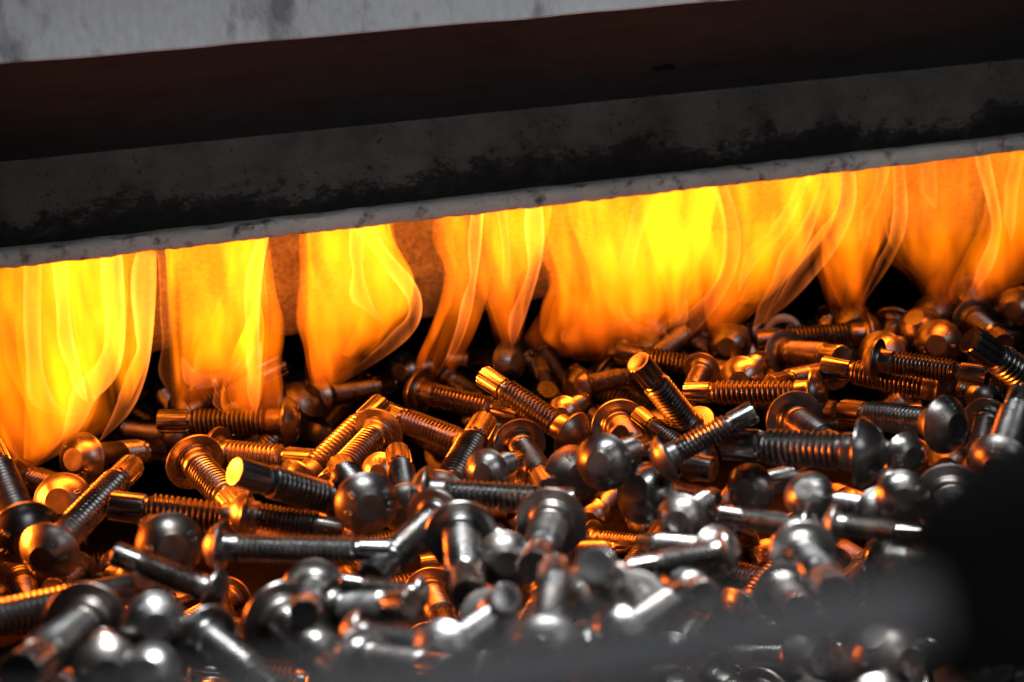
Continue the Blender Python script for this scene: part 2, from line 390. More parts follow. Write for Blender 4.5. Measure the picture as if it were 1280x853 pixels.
    ('b68', 'S', 334.3, 1104.9, -2.2, 0.43, 0.902, -0.047, 2.19, 1.0, 'reddish blurred dome at the back right, left of the dark ring head'),
    ('b69', 'S', 368.4, 1229.5, 0.0, 0.419, 0.908, 0.002, 2.23, 1.0, 'small dim red dome under the fifth broad flame'),
    ('b70', 'N', -147.4, 660.1, 13.0, 0.991, -0.087, -0.106, 3.98, 0.66, 'grey bolt lying level at lower left, orange on its domed head'),
    ('b71', 'S', -184.9, 707.9, 4.0, -0.364, 0.928, -0.083, 5.43, 0.93, 'dark domed head just left of the grey level bolt'),
    ('b72', 'S', -153.3, 646.8, -3.8, -0.892, 0.113, 0.437, 2.14, 0.66, 'dark bolt slanting down right with orange splined tip and grey flat head'),
    ('b73', 'A', -262.8, 629.4, -2.8, 0.755, 0.652, -0.077, 1.2, 0.89, 'blurred bolt pointing right from the lower left edge, orange on top'),
    ('b74', 'S', -201.1, 608.9, -1.5, -0.05, -0.995, 0.085, 0.02, 1.01, 'blurred bolt hanging thread-down to the left from its ring head, bottom left'),
    ('b75', 'S', -161.8, 577.0, 5.5, -0.327, 0.933, -0.151, 0.86, 0.74, 'blurred dark domed head facing front at the lower left'),
    ('b76', 'S', -168.5, 526.7, 6.2, -0.286, 0.954, -0.09, 5.35, 0.67, 'blurred silver head shining white at the bottom left'),
    ('b77', 'S', -150.6, 521.5, 3.5, -0.053, 0.888, -0.457, 3.92, 0.66, 'blurred bright tip at the bottom edge, right of the shining head'),
    ('b78', 'S', -142.3, 583.5, -5.0, 0.609, -0.77, -0.187, 6.22, 0.77, 'blurred grey bolt at the bottom left, ring head up, thread to lower right'),
    ('b79', 'S', -112.9, 603.8, -7.6, 0.485, -0.869, -0.099, 0.44, 0.97, 'large blurred bolt at the bottom with ring head up and thick shank'),
    ('b80', 'S', -101.5, 625.7, -2.3, 0.072, -0.989, 0.132, 2.3, 0.77, 'blurred head edge with a bright rim above the large blurred bolt'),
    ('b81', 'A', -48.6, 706.5, 4.6, -0.367, -0.925, -0.096, 5.0, 0.82, 'narrow diagonal bolt below the left end of the white-lit bolt'),
    ('b82', 'S', -34.7, 675.8, 2.3, 0.054, -0.992, -0.116, 4.15, 0.95, 'big front bolt seen down its shank, ring head behind, orange splined tip'),
    ('b83', 'S', 9.9, 691.9, -0.8, -0.151, -0.989, -0.008, 0.42, 0.96, 'front bolt with dark ring head and a white glinting splined tip'),
    ('b84', 'S', 36.6, 558.3, -2.9, -0.233, -0.801, 0.552, 2.52, 0.87, 'front bolt with a bright pale tip face pointing up, lower centre'),
    ('b85', 'A', 36.3, 525.1, -6.8, -0.395, 0.895, 0.206, 4.0, 0.66, 'blurred thread slanting down right at the bottom centre'),
    ('b86', 'A', 1.3, 501.1, 4.9, 0.094, 0.989, 0.111, 4.32, 0.78, 'blurred thread standing upright at the bottom centre'),
    ('b87', 'S', -53.8, 608.4, -3.5, -0.967, 0.106, 0.233, 2.84, 0.46, 'blurred bolt lying level with grey domed head at its right end, lower middle'),
    ('b88', 'S', -88.5, 613.7, -8.2, 0.655, -0.728, 0.201, 1.18, 0.73, 'blurred short bolt with a head edge at left, under the level one'),
    ('b89', 'S', -74.3, 553.6, 0.2, 0.976, -0.083, -0.2, 6.07, 0.53, 'blurred bolt with orange-edged head lying level at the bottom'),
    ('b90', 'A', -69.3, 527.9, -1.2, 0.584, -0.794, 0.169, 2.93, 0.66, 'blurred thread lowest of the level bolts at the bottom'),
    ('b91', 'A', -37.5, 513.7, 3.2, 0.355, 0.929, -0.105, 4.5, 0.68, 'blurred bolt slanting up to the right at the bottom middle'),
    ('b92', 'S', -14.2, 647.4, -3.7, -0.075, 0.995, -0.067, 3.36, 0.75, 'dark dome tucked right of the big front bolt'),
    ('b93', 'S', -22.3, 593.0, -12.7, 0.174, -0.876, 0.45, 0.51, 0.7, 'pale blurred tip below the white glinting splined tip'),
    ('b94', 'S', 174.5, 649.6, 6.3, 0.139, 0.986, -0.092, 1.49, 0.66, 'silver dome with a small flat face on the right, near the black block'),
    ('b95', 'S', 201.8, 664.7, -1.8, -0.215, -0.976, 0.036, 0.4, 0.92, 'dark ring head with thread pointing down, beside the black block'),
    ('b96', 'S', 138.0, 683.9, 1.7, 0.403, 0.697, -0.593, 1.2, 0.66, 'grey round head with orange edge below the bright white-tipped bolt'),
    ('b97', 'S', 128.4, 655.5, -6.2, -0.909, 0.376, 0.179, 1.26, 0.55, 'bolt lying level with bright thread rings under the bright bolt'),
    ('b98', 'S', 141.9, 640.9, -1.8, 0.853, -0.517, -0.07, 2.61, 0.52, 'level bolt with a red-edged thread left of the black block'),
    ('b99', 'S', 117.1, 600.4, -1.4, -0.014, -0.999, 0.049, 2.02, 0.8, 'large blurred ring head with thread pointing down, front right'),
    ('b100', 'S', 172.3, 557.2, 1.8, -0.809, 0.587, 0.021, 2.28, 0.43, 'grey blurred splined bolt pointing left beside the black block'),
    ('b101', 'S', 80.8, 595.4, 5.3, -0.994, -0.088, -0.056, 5.13, 0.56, 'pale bolt slanting up right with a bright round head end, front right'),
    ('b102', 'A', 82.6, 632.1, -5.7, -0.453, 0.879, -0.147, 0.13, 0.66, 'thin bright thread behind the pale slanting bolt'),
    ('b104', 'S', 60.6, 606.6, -9.0, 0.102, -0.978, 0.184, 0.65, 0.76, 'blurred ring flange below the pale slanting bolt'),
    ('b105', 'A', 28.3, 502.9, 5.9, 0.48, 0.874, -0.075, 5.07, 0.67, 'blurred thread slanting up right at the bottom, right of centre'),
    ('b106', 'S', 103.5, 578.3, -9.7, -0.07, -0.978, 0.198, 3.35, 0.68, 'blurred ring edge just above the dark foreground bar'),
    ('b107', 'A', 75.2, 689.6, -4.8, 0.374, 0.922, -0.103, 2.76, 0.68, "small white-lit tip peeping over the grey slanting bolt's thread"),
    ('b108', 'A', 123.0, 764.4, -13.2, 0.553, 0.82, -0.146, 1.68, 0.76, 'bright thread deep in the gap below the bright white-tipped bolt'),
    ('b109', 'A', 172.2, 682.0, -9.8, -0.182, 0.971, -0.158, 3.41, 0.7, 'dark thread in the shadow right of the grey round head'),
    ('b110', 'A', 127.2, 528.6, -41.7, 0.009, 0.998, -0.064, 1.39, 0.66, 'dim blurred thread below the dark foreground bar'),
    ('b111', 'S', 173.1, 573.1, -37.4, -0.606, -0.779, 0.161, 5.39, 0.66, 'dim blurred bolt at the bottom right below the black block'),
    ('f0', 'S', 257.9, 850.3, -95.0, 0.266, 0.964, 0.0, 5.17, 0.78, 'mostly buried bolt, only a sliver of it showing in the shade near the flames'),
    ('f1', 'A', 247.0, 977.0, -95.0, -0.317, 0.948, 0.0, 2.02, 0.88, 'mostly buried bolt, only a sliver of it showing in the shade near the flames'),
    ('f2', 'S', 39.8, 826.3, -95.0, 0.466, -0.885, 0.0, 0.15, 0.83, 'mostly buried bolt, only a sliver of it showing among the silvery bolts in front'),
    ('f4', 'A', 8.4, 833.1, -95.0, -0.111, 0.994, 0.0, 1.88, 0.93, 'mostly buried bolt, only a sliver of it showing among the silvery bolts in front'),
    ('f6', 'A', 234.9, 822.2, -77.6, -0.328, -0.921, -0.212, 5.39, 0.89, 'dark bolt showing its fluted tip just below the splined bolt beside the black block'),
    ('f7', 'A', -143.7, 1021.5, -95.0, 0.947, 0.321, 0.0, 5.01, 0.81, 'brown bolt showing its threaded shank just below the large dark dome left of centre'),
    ('f8', 'A', -58.8, 1031.6, -95.0, -0.847, -0.531, 0.0, 5.42, 0.93, 'mostly buried bolt, only a sliver of it showing in the shade near the flames'),
    ('f10', 'S', -129.4, 937.4, -95.0, -0.516, -0.857, 0.0, 5.29, 0.99, 'orange-lit bolt showing its domed head right of the grey level bolt at lower left'),
    ('f11', 'A', 46.5, 1038.6, -95.0, 0.333, 0.943, 0.0, 2.9, 0.82, 'orange-lit bolt showing its domed head left of the large grey dome with orange cheek'),
    ('f12', 'A', 148.0, 1037.3, -94.3, -0.779, 0.608, 0.15, 1.66, 0.79, 'orange-lit bolt showing its threaded shank right of the large grey dome with orange cheek'),
    ('f13', 'A', 0.8, 1024.8, -95.0, -0.537, 0.843, 0.0, 3.02, 0.86, 'mostly buried bolt, only a sliver of it showing in the shade near the flames'),
    ('f15', 'S', 59.3, 658.4, -95.0, -0.199, 0.98, 0.0, 4.82, 0.98, 'mostly buried bolt, only a sliver of it showing among the silvery bolts in front'),
    ('f17', 'A', -392.3, 1052.4, -80.0, 0.224, -0.955, -0.196, 0.89, 0.83, 'mostly buried bolt, only a sliver of it showing in the shade near the flames'),
    ('f19', 'A', 179.3, 641.3, -95.0, 0.954, -0.3, 0.0, 2.41, 0.98, 'mostly buried bolt, only a sliver of it showing among the silvery bolts in front'),
    ('f20', 'S', 42.4, 975.6, -95.0, 0.775, -0.632, 0.0, 2.91, 0.8, 'orange-lit bolt showing its threaded shank right of the front bolt with the glinting tip'),
    ('f21', 'A', 22.8, 703.6, -74.4, -0.049, 0.97, -0.239, 6.01, 0.94, 'grey bolt showing its domed head left of the bolt slanting up at bottom right'),
    ('f22', 'A', 369.0, 846.6, -95.0, -0.7, 0.714, 0.0, 5.91, 0.83, 'mostly buried bolt, only a sliver of it showing among the silvery bolts in front'),
    ('f23', 'A', 311.5, 1108.9, -95.0, -0.712, -0.703, 0.0, 6.07, 0.93, 'mostly buried bolt, only a sliver of it showing in the shade near the flames'),
    ('f24', 'A', 271.7, 693.3, -94.6, -0.645, -0.759, 0.086, 4.58, 0.79, 'mostly buried bolt, only a sliver of it showing among the silvery bolts in front'),
    ('f25', 'S', 157.5, 770.8, -95.0, -0.161, -0.987, 0.0, 4.25, 0.96, 'grey bolt showing its threaded shank just below the large ring head at front right'),
    ('f26', 'A', -21.3, 1039.5, -81.9, 0.97, 0.243, -0.019, 1.7, 0.84, 'dark bolt showing its domed head left of the front bolt with the glinting tip'),
    ('f30', 'A', -55.4, 705.6, -95.0, -0.824, -0.566, 0.0, 1.73, 0.97, 'mostly buried bolt, only a sliver of it showing among the silvery bolts in front'),
    ('f31', 'A', -309.1, 1028.5, -95.0, 0.655, -0.756, 0.0, 0.5, 0.92, 'brown bolt showing its domed head left of the dark slanting bolt at lower left'),
    ('f32', 'S', -255.1, 884.6, -95.0, -0.806, -0.592, 0.0, 1.98, 0.85, 'mostly buried bolt, only a sliver of it showing in the shade near the flames'),
    ('f33', 'A', 251.8, 898.3, -95.0, 0.48, 0.877, 0.0, 2.03, 0.83, 'mostly buried bolt, only a sliver of it showing in the shade near the flames'),
    ('f34', 'A', 298.2, 795.5, -95.0, -0.271, 0.963, 0.0, 4.55, 0.8, 'dark bolt showing its fluted tip right of the splined bolt beside the black block'),
    ('f35', 'A', -211.9, 749.9, -77.8, 0.454, -0.866, -0.208, 0.04, 0.9, 'mostly buried bolt, only a sliver of it showing among the silvery bolts in front'),
    ('f38', 'A', -223.7, 1095.9, -95.0, 0.632, -0.775, 0.0, 5.37, 0.88, 'orange-lit bolt showing its thread above and left of the grey level bolt at lower left'),
    ('f39', 'S', -143.1, 1050.0, -94.1, 0.869, 0.47, 0.152, 3.95, 0.96, 'mostly buried bolt, only a sliver of it showing in the shade near the flames'),
    ('f40', 'A', -61.5, 925.4, -95.0, -0.938, -0.348, 0.0, 3.51, 0.84, 'mostly buried bolt, only a sliver of it showing in the shade near the flames'),
    ('f41', 'S', 119.1, 796.8, -92.6, 0.739, 0.504, 0.447, 1.4, 0.92, 'grey bolt showing its domed head below and right of the pale bolt slanting up right'),
    ('f42', 'A', 359.8, 978.5, -95.0, 0.39, -0.921, 0.0, 5.5, 0.92, 'mostly buried bolt, only a sliver of it showing in the shade near the flames'),
    ('f45', 'S', 303.4, 999.2, -93.8, 0.668, 0.699, 0.256, 1.01, 0.81, 'mostly buried bolt, only a sliver of it showing in the shade near the flames'),
    ('f46', 'S', 214.3, 935.4, -80.0, 0.894, 0.37, -0.252, 1.36, 0.81, 'mostly buried bolt, only a sliver of it showing in the shade near the flames'),
    ('f48', 'A', -374.8, 955.7, -95.0, 0.981, 0.196, 0.0, 2.08, 0.94, 'mostly buried bolt, only a sliver of it showing in the shade near the flames'),
    ('f49', 'A', -291.0, 788.6, -80.7, 0.682, -0.73, -0.042, 0.38, 0.87, 'grey bolt showing its thread below and left of the shining head at the bottom left'),
    ('f51', 'A', -183.2, 739.8, -95.0, -0.163, 0.987, 0.0, 2.82, 0.89, 'mostly buried bolt, only a sliver of it showing among the silvery bolts in front'),
    ('f52', 'A', 19.9, 922.5, -95.0, 0.128, -0.992, 0.0, 1.8, 0.81, 'mostly buried bolt, only a sliver of it showing in the shade near the flames'),
    ('f54', 'A', 279.8, 763.8, -95.0, -0.469, 0.883, 0.0, 2.09, 0.83, 'dark bolt showing its thread below and right of the ring head beside the black block'),
    ('f55', 'A', 203.0, 789.9, -68.2, 0.463, -0.846, -0.264, 2.37, 0.97, 'dark bolt showing its threaded shank just below the ring head beside the black block'),
    ('f56', 'A', 150.5, 878.1, -95.0, 0.346, 0.938, 0.0, 3.89, 0.98, 'orange-lit bolt showing its domed head just below the level bolt with bright thread rings'),
    ('f57', 'A', -145.0, 817.4, -95.0, 0.551, 0.834, 0.0, 3.12, 0.99, 'mostly buried bolt, only a sliver of it showing among the silvery bolts in front'),
    ('f58', 'A', 196.1, 893.0, -95.0, 0.212, -0.977, 0.0, 1.24, 0.99, 'dark bolt showing its fluted tip right of the large ring head at front right'),
    ('f59', 'A', -66.4, 788.0, -93.9, 0.185, -0.958, 0.219, 4.99, 0.83, 'mostly buried bolt, only a sliver of it showing among the silvery bolts in front'),
    ('f60', 'S', 181.4, 853.3, -95.0, 0.051, -0.999, 0.0, 3.22, 0.88, 'grey bolt showing its fluted tip left of the splined bolt beside the black block'),
    ('f61', 'A', 128.2, 764.3, -95.0, 0.029, -1.0, 0.0, 2.88, 0.9, 'grey bolt showing its domed head right of the bolt slanting up at bottom right'),
    ('f62', 'A', -369.7, 1119.9, -95.0, -0.617, -0.787, 0.0, 4.48, 0.91, 'mostly buried bolt, only a sliver of it showing in the shade near the flames'),
    ('f64', 'A', 228.7, 854.2, -78.0, -0.633, -0.771, -0.067, 5.33, 0.92, 'grey bolt showing its fluted tip just below the bright bolt with the white tip'),
    ('f65', 'A', 39.7, 773.6, -95.0, -0.231, -0.973, 0.0, 5.09, 0.95, 'mostly buried bolt, only a sliver of it showing among the silvery bolts in front'),
    ('f66', 'S', -84.4, 765.7, -95.0, -0.608, 0.794, 0.0, 4.2, 0.88, 'mostly buried bolt, only a sliver of it showing among the silvery bolts in front'),
    ('f67', 'A', -360.1, 969.2, -78.6, 0.425, -0.884, -0.192, 4.53, 0.93, 'orange-lit bolt showing its domed head above and left of the ring-headed bolt at bottom left'),
    ('f68', 'A', 53.2, 871.1, -94.3, 0.437, 0.89, 0.13, 0.99, 0.87, 'orange-lit bolt showing its threaded shank left of the pale bolt slanting up right'),
    ('f70', 'A', -85.4, 715.2, -89.4, -0.992, -0.105, -0.063, 1.6, 0.97, 'mostly buried bolt, only a sliver of it showing among the silvery bolts in front'),
    ('f71', 'S', 27.4, 660.4, -95.0, -0.976, 0.22, 0.0, 1.62, 0.88, 'mostly buried bolt, only a sliver of it showing among the silvery bolts in front'),
    ('f72', 'A', 5.1, 974.9, -95.0, -0.982, -0.187, 0.0, 0.75, 0.94, 'orange-lit bolt showing its fluted tip below and left of the long white-lit bolt'),
    ('f73', 'A', -340.4, 1026.2, -94.1, 0.125, -0.978, 0.168, 2.49, 0.93, 'orange-lit bolt showing its domed head just below the orange-tipped slanting bolt at far left'),
    ('f74', 'A', 104.4, 667.2, -95.0, -0.637, -0.77, 0.0, 0.12, 0.9, 'dark bolt showing its domed head just below the grey dome below the bright bolt'),
    ('f75', 'A', -190.9, 844.0, -94.1, -0.316, 0.932, 0.18, 4.13, 0.79, 'orange-lit bolt showing its domed head left of the large blurred bolt at the bottom'),
    ('f76', 'A', 160.3, 687.0, -95.0, 0.247, 0.969, 0.0, 4.7, 0.95, 'grey bolt showing its fluted tip just below the silver dome near the black block'),
    ('f77', 'S', 274.9, 790.6, -79.3, -0.615, -0.748, -0.248, 4.87, 0.86, 'dark bolt showing its thread below and right of the silver dome near the black block'),
    ('f80', 'S', -309.3, 745.8, -95.0, 0.573, 0.819, 0.0, 5.26, 0.82, 'mostly buried bolt, only a sliver of it showing among the silvery bolts in front'),
    ('f81', 'S', -69.8, 891.4, -95.0, 0.19, -0.982, 0.0, 0.23, 0.98, 'orange-lit bolt showing its threaded shank right of the blurred level bolt at lower middle'),
    ('f82', 'A', -288.7, 927.8, -93.8, -0.718, -0.667, 0.199, 1.21, 0.99, 'mostly buried bolt, only a sliver of it showing in the shade near the flames'),
    ('f83', 'S', -355.2, 1054.9, -95.0, 0.991, 0.133, 0.0, 1.68, 1.0, 'mostly buried bolt, only a sliver of it showing in the shade near the flames'),
    ('f84', 'A', 132.0, 888.3, -80.5, -0.755, -0.629, -0.185, 2.9, 0.85, 'dark bolt showing its domed head left of the large ring head at front right'),
    ('f85', 'S', -293.3, 826.7, -95.0, -0.498, -0.867, 0.0, 1.08, 0.95, 'mostly buried bolt, only a sliver of it showing among the silvery bolts in front'),
    ('f87', 'A', 191.7, 695.9, -93.0, 0.579, -0.734, 0.355, 2.16, 0.95, 'dark bolt showing its thread below and right of the splined bolt beside the black block'),
    ('f88', 'A', -157.5, 661.9, -69.0, -0.528, -0.799, -0.287, 4.11, 0.99, 'mostly buried bolt, only a sliver of it showing among the silvery bolts in front'),
    ('f89', 'A', 81.3, 663.0, -81.0, 0.6, -0.776, -0.193, 3.34, 0.79, 'grey bolt showing its domed head just below the pale bolt slanting up right'),
    ('f90', 'A', 240.7, 789.5, -95.0, -0.274, 0.962, 0.0, 4.31, 0.85, 'dark bolt showing its domed head just below the bolt standing on its head'),
    ('f91', 'A', -20.5, 837.7, -95.0, -0.175, 0.985, 0.0, 1.55, 0.94, 'mostly buried bolt, only a sliver of it showing among the silvery bolts in front'),
    ('f92', 'S', 128.3, 673.8, -79.4, -0.556, 0.8, -0.225, 4.44, 0.94, 'grey bolt showing its domed head just below the large ring head at front right'),
    ('f95', 'A', 112.3, 587.2, -69.3, 0.242, 0.905, -0.35, 0.43, 0.8, 'mostly buried bolt, only a sliver of it showing among the silvery bolts in front'),
    ('f97', 'A', -371.4, 1029.3, -95.0, -0.832, 0.555, 0.0, 3.62, 0.84, 'mostly buried bolt, only a sliver of it showing in the shade near the flames'),
    ('f98', 'A', -59.8, 1001.3, -95.0, 0.999, -0.05, 0.0, 1.71, 0.87, 'mostly buried bolt, only a sliver of it showing in the shade near the flames'),
    ('f100', 'A', 171.8, 884.0, -80.0, -0.028, -0.999, 0.024, 3.25, 0.91, 'mostly buried bolt, only a sliver of it showing in the shade near the flames'),
    ('f101', 'A', -217.1, 830.3, -95.0, 0.184, -0.983, 0.0, 3.25, 0.94, 'mostly buried bolt, only a sliver of it showing among the silvery bolts in front'),
    ('f102', 'A', -95.7, 737.4, -95.0, -0.974, -0.226, 0.0, 1.56, 0.8, 'mostly buried bolt, only a sliver of it showing among the silvery bolts in front'),
    ('f103', 'S', 332.1, 971.1, -95.0, 0.119, 0.993, 0.0, 1.66, 0.98, 'dark bolt showing its domed head just below the silver-tipped bolt at right'),
    ('f105', 'A', 54.0, 770.7, -68.4, -0.857, 0.425, -0.291, 4.9, 1.0, 'mostly buried bolt, only a sliver of it showing among the silvery bolts in front'),
    ('f106', 'A', -262.6, 922.6, -72.3, -0.512, 0.836, -0.195, 2.75, 0.97, 'dark bolt showing its domed head above and left of the blurred dome at lower left'),
    ('f110', 'A', 360.8, 1093.8, -95.0, -0.062, -0.998, 0.0, 0.08, 0.88, 'mostly buried bolt, only a sliver of it showing in the shade near the flames'),
    ('f111', 'A', 297.3, 910.2, -95.0, 0.112, -0.994, 0.0, 6.14, 0.99, 'dark bolt showing its thread above and right of the splined bolt beside the black block'),
    ('f112', 'A', -298.3, 885.9, -95.0, 0.742, 0.671, 0.0, 1.84, 0.99, 'orange-lit bolt showing its fluted tip just below the dark slanting bolt at lower left'),
    ('f114', 'A', 109.3, 922.6, -95.0, 0.599, 0.801, 0.0, 2.25, 0.95, 'mostly buried bolt, only a sliver of it showing in the shade near the flames'),
    ('f115', 'S', 439.1, 1052.5, -95.0, -0.957, 0.291, 0.0, 0.34, 0.86, 'mostly buried bolt, only a sliver of it showing in the shade near the flames'),
    ('f116', 'A', -79.9, 1139.8, -95.0, 0.057, -0.998, 0.0, 5.66, 0.86, 'mostly buried bolt, only a sliver of it showing in the shade near the flames'),
    ('f117', 'A', -234.9, 795.3, -95.0, 0.044, -0.999, 0.0, 5.88, 0.96, 'mostly buried bolt, only a sliver of it showing among the silvery bolts in front'),
    ('f119', 'A', -206.1, 922.6, -95.0, -0.425, -0.905, 0.0, 2.63, 0.92, 'orange-lit bolt showing its domed head right of the dark slanting bolt at lower left'),
    ('f122', 'A', -234.1, 1148.1, -95.0, 0.978, -0.208, 0.0, 4.16, 0.89, 'mostly buried bolt, only a sliver of it showing in the shade near the flames'),
    ('f123', 'A', 152.4, 827.6, -95.0, -0.577, 0.817, 0.0, 4.91, 0.9, 'dark bolt showing its thread below and left of the grey dome below the bright bolt'),
    ('f128', 'A', -3.9, 881.6, -73.8, 0.765, 0.601, -0.233, 3.23, 0.99, 'bright grey bolt showing its threaded shank behind the front bolt with the pale tip face'),
    ('f129', 'A', 77.5, 995.3, -95.0, 0.983, 0.183, 0.0, 4.41, 0.81, 'brown bolt showing its domed head above and left of the pale bolt slanting up right'),
    ('f130', 'A', 274.0, 902.4, -76.6, -0.948, 0.241, -0.207, 2.43, 0.97, 'mostly buried bolt, only a sliver of it showing in the shade near the flames'),
    ('f131', 'A', -187.3, 1103.2, -94.7, -0.899, 0.432, 0.071, 2.82, 0.78, 'mostly buried bolt, only a sliver of it showing in the shade near the flames'),
    ('f132', 'S', -131.7, 751.9, -93.8, -0.973, -0.023, 0.228, 5.28, 0.85, 'grey bolt showing its fluted tip below and right of the blurred dome at lower left'),
    ('f133', 'S', 193.5, 628.5, -78.0, 0.648, 0.718, -0.254, 0.15, 0.91, 'dark bolt showing its domed head just below the ring head beside the black block'),
    ('f136', 'S', -415.4, 967.8, -93.5, 0.318, 0.902, 0.291, 6.23, 0.9, 'mostly buried bolt, only a sliver of it showing in the shade near the flames'),
    ('f138', 'S', 1.7, 737.4, -93.9, -0.054, -0.982, 0.183, 0.3, 0.99, 'mostly buried bolt, only a sliver of it showing among the silvery bolts in front'),
    ('f139', 'A', -28.2, 745.2, -94.8, -0.167, 0.985, 0.034, 2.62, 0.94, 'mostly buried bolt, only a sliver of it showing among the silvery bolts in front'),
    ('f140', 'A', 23.5, 668.5, -74.1, 0.923, 0.3, -0.242, 4.08, 0.86, 'grey bolt showing its threaded shank just below the bolt slanting up at bottom right'),
    ('f141', 'A', -223.4, 712.6, -76.9, -0.73, -0.654, -0.198, 0.96, 0.99, 'mostly buried bolt, only a sliver of it showing among the silvery bolts in front'),
    ('f142', 'A', 330.0, 1085.8, -95.0, 0.405, 0.914, 0.0, 5.27, 0.97, 'orange-lit bolt showing its domed head left of the bolt standing on its head'),
    ('f143', 'A', 80.7, 1023.2, -95.0, 0.47, 0.883, 0.0, 1.23, 0.81, 'mostly buried bolt, only a sliver of it showing in the shade near the flames'),
    ('f144', 'A', 136.0, 552.5, -31.0, 0.421, 0.347, -0.838, 4.42, 0.81, 'grey bolt showing its domed head just below the silver dome near the black block'),
    ('f145', 'A', 59.9, 607.4, -66.8, -0.849, 0.383, -0.363, 1.02, 0.84, 'grey bolt showing its domed head just below the large grey dome with orange cheek'),
    ('f146', 'A', -43.5, 665.0, -81.0, 0.148, 0.986, 0.077, 5.54, 0.98, 'grey bolt showing its threaded shank right of the orange-edged level bolt at the bottom'),
    ('f147', 'A', 5.2, 768.4, -65.3, -0.396, -0.859, -0.324, 1.26, 1.0, 'grey bolt showing its threaded shank just below the front bolt with the glinting tip'),
    ('f149', 'S', 69.5, 735.2, -95.0, 0.367, 0.93, 0.0, 5.27, 0.9, 'grey bolt showing its rounded head right of the bolt slanting up at bottom right'),
    ('r0', 'A', 117.1, 1131.6, -51.0, -0.778, 0.384, 0.497, 1.6, 1.0, 'brown bolt showing its thread below and right of the brown dome under the broad flame'),
    ('r1', 'A', -265.6, 1342.9, -54.7, 0.089, -0.924, 0.371, 0.58, 1.0, 'orange-lit bolt showing its fluted tip right of the level bolt under the left flame'),
    ('r2', 'A', 329.4, 1455.3, -32.9, -0.854, 0.506, -0.122, 3.68, 1.0, 'mostly buried bolt, only a sliver of it showing in the shade near the flames'),
    ('r3', 'A', 238.5, 1373.3, -56.9, 0.654, -0.616, 0.44, 3.13, 1.0, 'mostly buried bolt, only a sliver of it showing in the shade near the flames'),
    ('r4', 'S', 414.4, 1253.3, -32.2, -0.308, -0.918, -0.25, 3.01, 1.0, 'mostly buried bolt, only a sliver of it showing in the shade near the flames'),
    ('r5', 'A', -340.9, 1486.8, -15.7, -0.767, -0.594, -0.242, 4.91, 1.0, 'dark bolt showing its threaded shank left of the bolt poking up through the left flame'),
    ('r6', 'S', 110.6, 1107.2, -68.3, -0.691, 0.617, 0.378, 2.91, 1.0, 'mostly buried bolt, only a sliver of it showing in the shade near the flames'),
    ('r7', 'A', 517.8, 1435.4, -39.7, -0.889, -0.457, 0.016, 3.12, 1.0, 'mostly buried bolt, only a sliver of it showing in the shade near the flames'),
    ('r8', 'S', -276.1, 1496.7, -25.4, -0.499, -0.86, -0.105, 3.06, 1.0, 'orange-lit bolt showing its domed head above and left of the mushroom-tilted head'),
    ('r9', 'A', 352.0, 1206.0, -63.5, 0.772, 0.628, 0.1, 2.85, 1.0, 'mostly buried bolt, only a sliver of it showing in the shade near the flames'),
    ('r10', 'S', 106.8, 1190.0, -57.3, -0.836, -0.324, 0.442, 2.55, 1.0, 'mostly buried bolt, only a sliver of it showing in the shade near the flames'),
    ('r11', 'A', 170.1, 1128.0, -13.2, -0.937, 0.227, 0.265, 1.01, 1.0, 'brown bolt showing its threaded shank below and left of the blurred tip in the flame'),
    ('r12', 'A', 144.2, 1475.7, -11.4, 0.215, -0.952, -0.219, 1.85, 1.0, 'orange-lit bolt showing its domed head above and left of the blurred tip in the flame'),
    ('r13', 'S', -184.3, 1349.9, -36.1, -0.379, 0.817, -0.435, 1.66, 1.0, 'mostly buried bolt, only a sliver of it showing in the shade near the flames'),
    ('r14', 'A', -361.6, 1423.0, -57.8, -0.637, 0.751, 0.176, 1.56, 1.0, 'dark bolt showing its thread above and left of the ring-headed bolt below the left flame'),
    ('r16', 'A', 209.5, 1421.1, -56.2, -0.928, 0.367, 0.056, 0.72, 1.0, 'mostly buried bolt, only a sliver of it showing in the shade near the flames'),
    ('r17', 'S', 493.0, 1325.1, -17.0, -0.609, 0.269, -0.746, 1.29, 1.0, 'mostly buried bolt, only a sliver of it showing in the shade near the flames'),
    ('r18', 'A', 81.4, 1374.0, -62.1, -0.824, 0.05, 0.565, 3.31, 1.0, 'mostly buried bolt, only a sliver of it showing in the shade near the flames'),
    ('r19', 'A', 295.0, 1198.5, -83.0, 0.376, -0.769, 0.518, 1.96, 1.0, 'brown bolt showing its threaded shank below and right of the tilted dome at right'),
    ('r20', 'A', 238.5, 1157.3, -70.8, 0.96, -0.259, 0.105, 1.51, 1.0, 'dark bolt showing its threaded shank left of the big marked dome on the right'),
    ('r21', 'A', 333.5, 1152.1, 4.9, 0.453, 0.52, -0.724, 2.34, 1.0, 'orange-lit bolt showing its domed head above and left of the reddish blurred dome'),
    ('r22', 'A', 161.5, 1307.4, -6.7, 0.45, -0.835, -0.316, 3.15, 1.0, 'dark bolt showing its threaded shank right of the blurred tip in the flame'),
    ('r23', 'A', 527.5, 1298.9, -38.7, -0.933, -0.068, -0.354, 4.23, 1.0, 'mostly buried bolt, only a sliver of it showing in the shade near the flames'),
    ('r24', 'A', 77.6, 1236.6, -20.7, 0.724, -0.372, -0.581, 6.11, 1.0, 'orange-lit bolt showing its domed head above and right of the yellow-tipped bolt at the centre'),
    ('r25', 'S', 194.9, 1170.1, -48.3, 0.789, -0.612, -0.058, 5.35, 1.0, 'grey bolt showing its fluted tip right of the level bolt right of centre'),
    ('r26', 'A', -372.4, 1237.5, -38.3, 0.941, -0.253, -0.224, 2.7, 1.0, 'brown bolt showing its threaded shank above and right of the orange dome at far left'),
